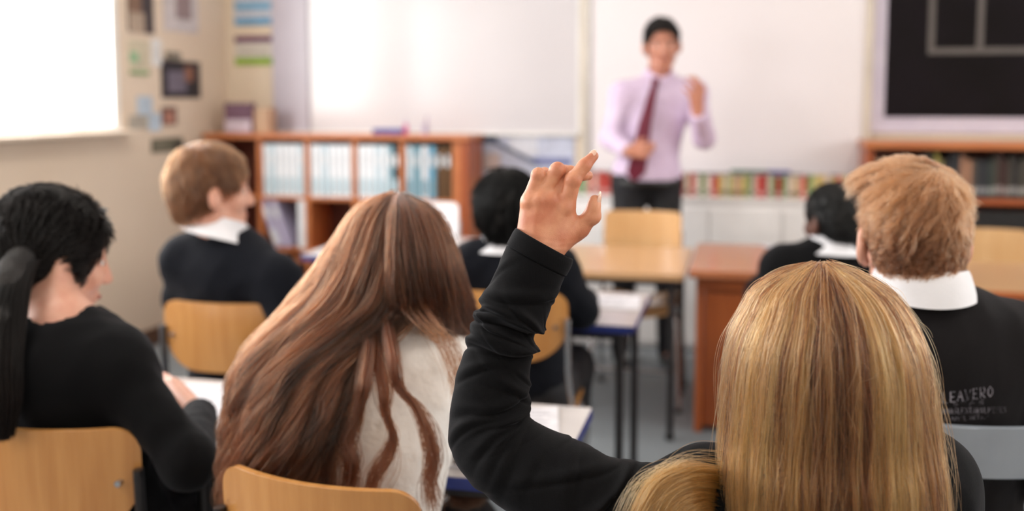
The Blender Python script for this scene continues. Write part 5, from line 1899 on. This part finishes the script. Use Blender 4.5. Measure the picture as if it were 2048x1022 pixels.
# ---------------------------------------------------------------- girl with long wavy brown hair
def add_brown_girl():
    J = seat_joints(782, 520, 1.80, math.radians(4), 0.45, 1.0, yaw=math.radians(-2), chair=ch_brown, sw=0.15, drop=0.18, w=0.98)
    J['N'] = P(765, 655, 1.80)
    J['Pv'] = P(700, 1180, 1.74); J['Pv'][2] = 0.53
    J['SL'] = P(600, 735, 1.80); J['SR'] = P(880, 715, 1.80)
    J['EL'] = P(525, 960, 1.80); J['ER'] = P(852, 950, 1.96)
    J['WL'] = P(640, 900, 2.05); J['WL'][2] = 0.745
    J['WR'] = P(820, 900, 2.12); J['WR'][2] = 0.745
    for s_, q in (('L', -1), ('R', 1)):
        hip = J['Pv'] + J['r'] * q * 0.085 - V(0, 0, 0.03)
        J['H' + s_] = hip; J['K' + s_] = hip + J['f'] * 0.4; J['K' + s_][2] = 0.5
        J['A' + s_] = J['K' + s_] * V(1, 1, 0) + V(0, 0, 0.085) + J['f'] * 0.02
    body, base = make_person('girl with long wavy brown hair and cream top bent over her desk', J, M['skin_fair'], M['cream_knit'], 'knit_top', e=0.012, vox=0.005, fold=(71, 7.0, 0.008), neck_cut=0.06)
    Zh = 1.78
    lv = [(398, 785, 800, Zh, 0.005, 0.005), (412, 738, 838, Zh, 0.055, 0.05), (440, 700, 868, Zh, 0.088, 0.08), (480, 672, 893, Zh, 0.104, 0.10), (530, 640, 912, Zh - .01, 0.110, 0.10),
          (590, 596, 915, Zh - .02, 0.108, 0.09), (650, 545, 850, Zh - .03, 0.100, 0.07), (710, 502, 772, 1.73, 0.098, 0.06), (780, 480, 742, 1.71, 0.092, 0.05), (850, 473, 724, 1.70, 0.088, 0.05), (920, 466, 704, 1.69, 0.070, 0.05), (985, 462, 696, 1.685, 0.06, 0.05), (1050, 466, 690, 1.68, 0.05, 0.05)]
    LV = np.array(lv, float)
    shell = loft_shell(LV, -PI, PI, 0.86, M['hair_brown_base'], 'hair', body, base, t1=0.97, ridge=0.02)
    loft_hair(LV, 22000, -2.3, 0.75, HM['brown'], shell, base, K=40, per=6, radius=0.00036, frizz=0.0026, wave=0.017, wfreq=3.6, spread=0.0050, depth=0.17, t_end=(0.84, 0.97), root=0.42, seed=21, wander=0.05, coh=0.6,
              tint=lambda th, ts: np.clip(0.32 - 0.22 * np.sin(th + 0.3) + 0.26 * np.sin(th * 17 + 1) + 0.14 * np.sin(th * 37), 0, 1))
    # hair swept forward over the right shoulder
    gs = [[(800, 402, 1.77), (868, 440, 1.73), (905, 520, 1.72), (930, 590, 1.74), (944, 650, 1.80), (950, 720, 1.88), (955, 860, 1.93), (950, 1000, 1.94)],
          [(800, 402, 1.76), (850, 440, 1.69), (880, 520, 1.66), (895, 590, 1.68), (905, 640, 1.73), (930, 690, 1.82), (945, 860, 1.92), (935, 1000, 1.94)],
          [(800, 402, 1.75), (820, 440, 1.68), (835, 520, 1.65), (845, 590, 1.66), (858, 628, 1.69), (900, 660, 1.78), (935, 860, 1.92), (925, 1000, 1.94)],
          [(800, 402, 1.75), (790, 440, 1.68), (785, 520, 1.65), (785, 590, 1.65), (800, 622, 1.67), (860, 645, 1.74), (930, 860, 1.92), (915, 1000, 1.94)]]
    guide_hair(gs, 11000, HM['brown'], shell, base, radius=0.0004, spread=0.005, seed=22, fuzz=0.005, wave=0.008, K=30, tint_rng=(-0.25, 0.8))
    # loose wavy locks on the back
    lk = [[(765, 560, 1.72), (772, 640, 1.66), (787, 720, 1.605), (800, 775, 1.605), (832, 812, 1.605), (856, 860, 1.610), (869, 915, 1.615), (860, 965, 1.615), (868, 1015, 1.615)],
          [(742, 600, 1.72), (750, 680, 1.66), (768, 770, 1.605), (770, 820, 1.605), (788, 870, 1.610), (778, 910, 1.615), (752, 950, 1.615), (742, 985, 1.620), (740, 1010, 1.620)],
          [(735, 600, 1.72), (738, 680, 1.65), (730, 760, 1.605), (722, 800, 1.605), (712, 840, 1.610), (694, 880, 1.615), (702, 920, 1.615), (700, 960, 1.620), (690, 1000, 1.620)]]
    guide_hair([lk[0]], 170, HM['brown'], shell, base, radius=0.00035, spread=0.0026, seed=23, fuzz=0.009, K=36, tint_rng=(0.0, 0.5), wave=0.003)
    guide_hair([lk[1]], 130, HM['brown'], shell, base, radius=0.00035, spread=0.0026, seed=24, fuzz=0.009, K=36, tint_rng=(0.1, 0.7), wave=0.003)
    guide_hair([lk[2]], 260, HM['brown'], shell, base, radius=0.00035, spread=0.0035, seed=25, fuzz=0.008, K=36, tint_rng=(0.0, 0.5), wave=0.004)
    guide_hair([[(800, 560, 1.72), (815, 620, 1.66), (850, 660, 1.62), (880, 690, 1.63), (905, 740, 1.66), (915, 800, 1.68)], [(850, 560, 1.72), (865, 620, 1.66), (895, 660, 1.63), (915, 690, 1.65), (925, 740, 1.68), (930, 800, 1.70)]], 70, HM['brown'], shell, base, radius=0.0003, spread=0.006, seed=28, fuzz=0.008, K=30)


add_brown_girl()

# ---------------------------------------------------------------- blonde girl with the raised arm (in focus)
def ZP(x, y, z=1.27):
    return P(x, y, z)


def hand_focus(F):
    """left hand seen from the back: palm, four bent fingers, thumb to the right; pixel joints + depth"""
    Z0 = 1.27
    q = lambda x, y, d=0.0: P(x, y, Z0 + d)
    # forearm and wrist
    F.cap(q(1012, 640), q(1080, 500, 0.004), 0.018, 0.0262, k=0.02)
    # carpals to knuckles
    mets = [((1058, 476, .004), (1060, 404, .006), .0160, .0118), ((1072, 480, .002), (1079, 396, .001), .0165, .0118), ((1092, 484, .002), (1104, 398, .000), .0165, .0118), ((1106, 486, .006), (1130, 412, .003), .0160, .0128)]
    for a, b, r0, r1 in mets:
        F.cap(q(*a), q(*b), r0, r1, k=0.012)
    # heel and thenar mass on the palm side
    F.cap(q(1070, 478, .010), q(1082, 425, .012), 0.016, 0.013, k=0.015)
    F.cap(q(1100, 484, .012), q(1146, 462, .016), 0.0195, 0.0150, k=0.014)
    F.cap(q(1112, 462, .006), q(1134, 438, .006), 0.016, 0.011, k=0.012)
    # knuckles and tendons
    for x, y, d, r_ in ((1059, 404, -.0030, .0080), (1079, 400, -.0062, .0082), (1103, 401, -.0062, .0080), (1130, 413, -.0056, .0084)):
        F.ell(q(x, y, d), (r_, r_, r_), k=0.006)
    for a, b in (((1070, 470, -.0105), (1078, 402, -.0070)), ((1084, 474, -.0110), (1102, 404, -.0070)), ((1098, 478, -.0085), (1127, 418, -.0090))):
        F.cap(q(*a), q(*b), 0.0035, 0.0038, k=0.008)
    # fingers: (joints), radii
    fing = [
        ([(1060, 404, .004), (1077, 350, -.001), (1089, 347, .020), (1094, 362, .034)], (.0112, .0085, .0075, .0062)),
        ([(1079, 398, .002), (1115, 340, -.002), (1130, 343, .024), (1138, 360, .040)], (.0114, .0093, .0081, .0066)),
        ([(1104, 400, .002), (1140, 347, .007), (1164, 349, .026), (1176, 351, .034)], (.0112, .0092, .0080, .0064)),
        ([(1131, 412, .000), (1146, 360, -.008), (1169, 331, -.006), (1187, 312, -.002)], (.0120, .0100, .0084, .0064)),
    ]
    segs = []
    for js, rs in fing:
        G = [q(*j_) for j_ in js]
        f_ = Field()
        for i in range(3):
            f_.cap(G[i], G[i + 1], rs[i], rs[i + 1], k=0.0035)
        f_.ell(G[1], (rs[1] * 1.05,) * 3, k=0.003)
        segs.append(f_)

    def fingers(p):
        d = segs[0].ev(p)
        for f_ in segs[1:]:
            e = f_.ev(p)
            h = np.maximum(0.0008 - np.abs(d - e), 0.0) / 0.0008
            d = np.minimum(d, e) - h * h * 0.0002
        return d
    F.custom(fingers, q(1120, 365, .01), 0.085, k=0.0055)
    # thumb
    T = [q(1128, 472, .012), q(1160, 456, .012), q(1183, 432, .006), q(1190, 401, .002)]
    rs = (.0155, .0118, .0098, .0072)
    for i in range(3):
        F.cap(T[i], T[i + 1], rs[i], rs[i + 1], k=0.006)
    F.ell(T[2] + RT * 0.002, (.0102, .0102, .0102), k=0.004)
    F.ell(q(1188, 414, .001), (.0078, .0080, .0100), k=0.005)

    def wr(p):
        w = (p - q(1084, 430)) @ UP
        v = (p - q(1084, 430)) @ RT
        return 0.00012 * np.sin(w * 900 + 3 * np.sin(v * 60)) * np.exp(-((w + 0.045) / 0.02) ** 2)
    F.disp = wr


def ellipsoid_obj(name, m, c, ax, r, parent, base, vox=0.0008):
    F = Field(); F.ell(c, np.array(r), np.stack(ax, 1))
    return F.mesh(name, m, vox, parent, base)


def add_blond():
    J = {}
    yaw = math.radians(10)
    f = V(-math.sin(yaw), math.cos(yaw), 0); r = V(math.cos(yaw), math.sin(yaw), 0)
    J['f'], J['r'], J['legf'] = f, r, f
    J['H'] = P(1650, 775, 1.175); J['hs'] = 1.0; J['Rh'] = frame(math.radians(12), -0.12)
    J['N'] = P(1630, 960, 1.17)
    J['SL'] = P(1385, 1050, 1.215); J['SR'] = P(1838, 972, 1.24)
    J['EL'] = P(985, 872, 1.272); J['WL'] = P(1040, 590, 1.27); J['armL'] = 0.72
    J['ER'] = P(1920, 1300, 1.22); J['WR'] = J['ER'] + f * 0.22 - r * 0.05; J['WR'][2] = 0.745
    J['handR'] = (f - r * 0.3, V(0, 0, -1), -r, dict(curl=0.35))
    J['Pv'] = P(1640, 1300, 1.20); J['Pv'][2] = 0.53
    J['Pv'][:2] = J['N'][:2] - f[:2] * 0.03
    for s_, q in (('L', -1), ('R', 1)):
        hip = J['Pv'] + r * q * 0.085 - V(0, 0, 0.03)
        J['H' + s_] = hip; J['K' + s_] = hip + f * 0.38 + r * q * 0.04; J['K' + s_][2] = 0.5
        J['A' + s_] = J['K' + s_] * V(1, 1, 0) + V(0, 0, 0.085) + f * 0.02
    J['w'] = 0.98
    body, base = make_person('long-haired blonde girl raising her left hand, seen from behind', J, M['skin_hand'], M['black_knit'], e=0.014, vox=0.005, fold=(81, 9.0, 0.005), neck_cut=0.06, sleeves=('R',))
    # fine hand, joined to the body mesh inside the sleeve
    HF = Field(); hand_focus(HF)
    ho = HF.mesh('hand', M['skin_hand'], 0.00125, None, base)
    bm = bmesh.new(); bm.from_mesh(body.data); bm.from_mesh(ho.data); bm.to_mesh(body.data); bm.free()
    body.data.update()
    bpy.data.objects.remove(ho)
    # nails
    q = lambda x, y, d=0.0: P(x, y, 1.27 + d)
    d1 = _n(q(1192, 306, -.002) - q(1169, 331, -.006))
    n1 = _n(-FW * 0.75 + UP * 0.55 + RT * -0.35); n1 = _n(n1 - d1 * (n1 @ d1)); s1 = np.cross(d1, n1)
    nl = ellipsoid_obj('fingernail', M['nail'], q(1186.5, 311.5, -.0022) + n1 * 0.0040, (s1, d1, n1), (.0048, .0070, .0020), body, base)
    ellipsoid_obj('nail_tip', M['nail_tip'], q(1190.5, 306.5, -.0018) + n1 * 0.0036, (s1, d1, n1), (.0036, .0036, .0012), nl, base)
    d2 = _n(q(1193, 385, .001) - q(1187, 420, .003))
    n2 = _n(RT * 0.85 - FW * 0.5); n2 = _n(n2 - d2 * (n2 @ d2)); s2 = np.cross(d2, n2)
    nl = ellipsoid_obj('thumbnail', M['nail'], q(1191, 399, .001) + n2 * 0.0052, (s2, d2, n2), (.0050, .0085, .0020), body, base)
    ellipsoid_obj('nail_tip', M['nail_tip'], q(1192.5, 388.5, .001) + n2 * 0.0048, (s2, d2, n2), (.0036, .0052, .0015), nl, base)

    # sleeve: swept rings measured along the raised arm
    sec = [(1031, 457, 1146, 521, 0), (1023, 473, 1139, 537, 0), (1014, 490, 1130, 553, 0), (1006, 508, 1121, 573, 0), (999, 525, 1111, 594, 0), (991, 545, 1103, 614, .001), (980, 568, 1095, 636, 0), (967, 584, 1089, 650, -.002), (960, 600, 1080, 660, -.004), (964, 615, 1070, 665, .003),
           (955, 629, 1068, 676, .002), (945, 641, 1070, 688, -.003), (939, 655, 1070, 700, -.005), (942, 669, 1065, 716, .003), (935, 686, 1062, 728, .001), (927, 706, 1060, 744, 0), (919, 732, 1059, 762, 0), (911, 762, 1058, 782, 0), (905, 790, 1057, 802, 0), (902, 815, 1057, 820, .001),
           (898, 842, 1061, 834, 0), (897, 872, 1070, 844, 0), (902, 900, 1084, 852, 0), (914, 928, 1102, 861, 0), (936, 955, 1124, 870, 0), (962, 979, 1146, 879, 0), (990, 1002, 1168, 888, 0), (1022, 1024, 1192, 900, 0), (1060, 1046, 1216, 914, 0), (1105, 1068, 1238, 921, 0), (1150, 1088, 1256, 922, 0), (1200, 1108, 1280, 926, 0), (1262, 1130, 1312, 930, .0), (1330, 1140, 1352, 936, 0), (1400, 1120, 1400, 944, 0)]
    A = np.array(sec, float)
    NT_, NP_ = 620, 220
    s = np.linspace(0, 1, NT_)
    Q = resample_levels(A, s)
    Zs = np.interp(s, [0, 0.45, 0.66, 0.85, 1.0], [1.27, 1.275, 1.272, 1.24, 1.205]) + Q[:, 4]
    Lp = np.array([P(a, b, z) for a, b, z in zip(Q[:, 0], Q[:, 1], Zs)])
    Rp = np.array([P(a, b, z) for a, b, z in zip(Q[:, 2], Q[:, 3], Zs)])
    C = (Lp + Rp) / 2; hv = (Rp - Lp) / 2
    hl = np.linalg.norm(hv, axis=1)
    dep = hl * np.interp(s, [0, 0.06, 0.3, 0.7, 1], [0.80, 0.82, 0.88, 0.92, 0.95])
    ph = np.linspace(0, 2 * PI, NP_, endpoint=False)
    axd = np.gradient(C, axis=0); axd /= np.linalg.norm(axd, axis=1)[:, None] + 1e-9
    pos = C[:, None] + hv[:, None] * np.cos(ph)[None, :, None] + (-FW)[None, None] * (dep[:, None] * np.sin(ph)[None])[..., None]
    # folds: sharp-valley, soft-ridge lines crossing the sleeve, phi=pi/2 faces the camera
    S_, PH_ = np.meshgrid(s, ph, indexing='ij')
    PH2 = np.angle(np.exp(1j * (PH_ - PI / 2)))           # 0 = toward camera, + = left side, - = right
    D = np.zeros_like(S_)
    # (s0, slope along phi, amplitude, width, centre phi, phi width)
    folds = [(0.155, 0.030, .0042, .016, 0.3, 0.8), (0.185, -0.045, .0036, .014, -0.5, 0.7), (0.215, 0.040, .0030, .012, 0.7, 0.7),
             (0.262, 0.018, .0062, .018, 0.0, 2.4), (0.372, 0.016, .0056, .016, -0.1, 2.4), (0.315, -0.02, .0026, .012, 0.2, 0.9),
             (0.430, 0.035, .0022, .014, 0.6, 0.7), (0.470, -0.030, .0024, .014, -0.7, 0.7), (0.530, 0.028, .0034, .014, -0.4, 1.0), (0.556, 0.045, .0030, .014, 0.5, 0.8),
             (0.580, 0.030, .0036, .014, -0.7, 0.9), (0.612, 0.060, .0034, .015, -0.3, 0.9), (0.640, 0.070, .0030, .016, -0.1, 0.9), (0.668, 0.075, .0026, .018, 0.1, 0.8),
             (0.745, -0.060, .0024, .018, -0.5, 0.8), (0.800, 0.050, .0026, .018, -0.6, 0.7), (0.850, -0.03, .0040, .012, -0.3, 1.0), (0.870, 0.05, .0026, .012, 0.3, 0.8), (0.90, -0.02, .0030, .012, -0.5, 1.0)]
    for s0, sl, am, wd, pc, pw in folds:
        x = (S_ - s0 - sl * PH2 - 0.006 * np.sin(3 * PH2 + s0 * 40)) / wd
        win = np.exp(-((PH2 - pc) / pw) ** 2)
        prof = np.exp(-x ** 2) - 0.55 * np.exp(-((x - 1.5) / 0.5) ** 2)
        D += am * prof * win
    rs = np.random.default_rng(2)
    for k in range(46):
        s0 = 0.08 + 0.9 * rs.random(); pc = rs.uniform(-2.8, 2.8); am = 0.0010 * (0.5 + rs.random()); sl = rs.normal() * 0.05
        x = (S_ - s0 - sl * np.angle(np.exp(1j * (PH2 - pc)))) / (0.009 + 0.012 * rs.random())
        D += am * (np.exp(-x ** 2) - 0.6 * np.exp(-((x - 1.3) / 0.6) ** 2)) * np.exp(-(np.angle(np.exp(1j * (PH2 - pc))) / 0.6) ** 2)
    # cuff hem: a stitched band
    hem = 0.058
    D += 0.0008 * (S_ < hem) - 0.0014 * np.exp(-((S_ - hem) / 0.0022) ** 2)
    D *= np.clip(S_ * 60, 0, 1) * 1.45
    # normal direction approx: radial
    rad = pos - C[:, None]
    rad /= np.linalg.norm(rad, axis=2)[..., None] + 1e-9
    pos = pos + rad * D[..., None]
    # inner lining turned back into the cuff
    lin_ = []
    for k in range(12):
        c0 = C[0] + axd[0] * (0.0 if k < 4 else 0.004 * (k - 3))
        rsc = [1.0, 0.985, 0.965, 0.95][k] if k < 4 else 0.94 - 0.01 * (k - 4)
        bump = [0.0, -0.0012, -0.0014, -0.0005][k] if k < 4 else 0.0
        lin_.append(c0[None] + (pos[0] - C[0][None]) * rsc + axd[0][None] * bump)
    lin_ = np.array(lin_)[::-1]
    allp = np.concatenate([lin_, pos], 0)
    n1_, n2_ = allp.shape[:2]
    ii, jj = np.meshgrid(np.arange(n1_ - 1), np.arange(n2_), indexing='ij')
    a = ii * n2_ + jj; b = ii * n2_ + (jj + 1) % n2_
    quads = np.stack([a, b, b + n2_, a + n2_], -1).reshape(-1, 4)
    sw = bpy.data.objects[body['_top']]
    sl = mesh_np('sleeve', allp.reshape(-1, 3), quads, np.zeros((0, 3), np.int32), M['black_knit'], sw, base)
    # shoulder cap where the sleeve is set in
    F = Field()
    F.cap(P(1330, 1035, 1.21), P(1420, 1010, 1.20), 0.062, 0.066, k=0.03)
    F.cap(P(1420, 1010, 1.20), P(1560, 1010, 1.19), 0.066, 0.06, k=0.03)
    F.disp = sines(33, 5, 20, 0.002)
    F.mesh('shoulder', M['black_knit'], 0.004, sw, base)

    # ---------------- long straight hair
    Zc = 1.155
    lv = [(534, 1634, 1652, Zc, .004, .004), (541, 1598, 1686, Zc, .030, .030), (556, 1556, 1732, Zc, .056, .055), (582, 1515, 1776, Zc, .080, .078), (620, 1490, 1806, Zc, .098, .092), (670, 1466, 1832, Zc, .108, .098), (730, 1454, 1848, Zc, .110, .10), (800, 1449, 1858, Zc, .106, .085), (870, 1444, 1869, Zc, .100, .07), (940, 1441, 1880, 1.15, .095, .05), (1010, 1440, 1888, 1.15, .090, .045), (1090, 1442, 1894, 1.15, .088, .045), (1190, 1450, 1896, 1.15, .085, .045), (1290, 1470, 1880, 1.15, .08, .045)]
    LV = np.array(lv, float)
    shell = loft_shell(LV, -PI, PI, 0.86, M['hair_blond_base'], 'hair', body, base, t1=0.94, ridge=0.012)

    def tint(th, ts):
        # fine streaks and dark roots; centre shade and side highlights painted into the tint
        x = th
        st = 0.13 * np.sin(th * 23 + 1.3) + 0.10 * np.sin(th * 41 + 0.4) + 0.16 * np.random.default_rng(6).normal(size=len(th))
        return np.clip(0.46 + st - 0.42 * np.exp(-((x + 0.12) / 0.20) ** 2) + 0.28 * np.exp(-((x - 0.38) / 0.18) ** 2) - 0.25 * np.exp(-((x - 0.75) / 0.12) ** 2) + 0.1 * np.exp(-((x + 0.9) / 0.3) ** 2) - 0.25 * (ts < 0.02), 0, 1)
    loft_hair(LV, 30000, -2.0, 2.0, HM['blond'], shell, base, K=38, per=14, radius=0.00026, wave=0.0022, wfreq=1.6, spread=0.0022, depth=0.14, t_end=(0.72, 1.0), root=0.40, seed=41, jitter=0.10, wander=0.05, frizz=0.0017, tint=tint, contrast=1.0)
    # loose single hairs around the silhouette
    loft_hair(LV * 1.0, 420, -1.9, 1.9, HM['blond'], shell, base, name='flyaway_strands', K=38, per=1, radius=0.00016, wave=0.007, wfreq=1.6, spread=0.004, depth=-0.055, t_end=(0.3, 0.9), root=0.5, seed=43, jitter=0.16, wander=0.06, power=1.4)
    # lock lying over the left shoulder
    gs = []
    for k in range(9):
        u = k / 8
        gs.append([(1530, 980 + 90 * u, 1.20), (1474, 960 + 110 * u, 1.185 - .006 * u), (1418 + 6 * u, 942 + 112 * u, 1.145 - .006 * u), (1360 + 40 * u, 940 + 108 * u, 1.118 - .006 * u), (1310 + 72 * u, 966 + 92 * u, 1.110 - .006 * u), (1284 + 88 * u, 1008 + 74 * u, 1.108 - .006 * u), (1268 + 98 * u, 1058 + 55 * u, 1.11), (1262 + 104 * u, 1130, 1.115), (1264 + 104 * u, 1215, 1.12)])
    guide_hair(gs, 13000, HM['blond'], shell, base, name='shoulder_lock', radius=0.00026, spread=0.0036, seed=44, fuzz=0.0016, K=34, tint_rng=(0.15, 0.85))
    guide_hair([[(a - 6, b - 9, c) for a, b, c in gs[0]], gs[1]], 160, HM['blond'], shell, base, name='flyaway_strands', radius=0.00018, spread=0.008, seed=45, fuzz=0.006, K=34, tint_rng=(0.4, 1))
    F = Field()
    for k in range(len(gs[0]) - 1):
        a, b_ = gs[5][k], gs[5][k + 1]
        F.cap(P(a[0], a[1] + 14, a[2] + 0.030), P(b_[0], b_[1] + 14, b_[2] + 0.030), 0.022, 0.022, k=0.02)
    F.mesh('lock_core', M['hair_blond_base'], 0.004, shell, base)


add_blond()
ch_bl = chair('plywood chair under the blonde girl who raises her hand', (P(1640, 900, 1.2)[0] + 0.005, P(1640, 900, 1.2)[1] - 0.0), math.radians(10))
SC.view_settings.view_transform = 'Standard'
SC.view_settings.look = 'None'
SC.view_settings.exposure = -0.62
SC.view_settings.gamma = 1.0
SC.view_settings.use_curve_mapping = False
SC.cycles.max_bounces = 8
SC.cycles.diffuse_bounces = 4
SC.cycles.glossy_bounces = 4
SC.cycles.transparent_max_bounces = 8
SC.cycles.sample_clamp_indirect = 8.0
for o_ in bpy.data.objects:
    if '_top' in o_.keys():
        del o_['_top']
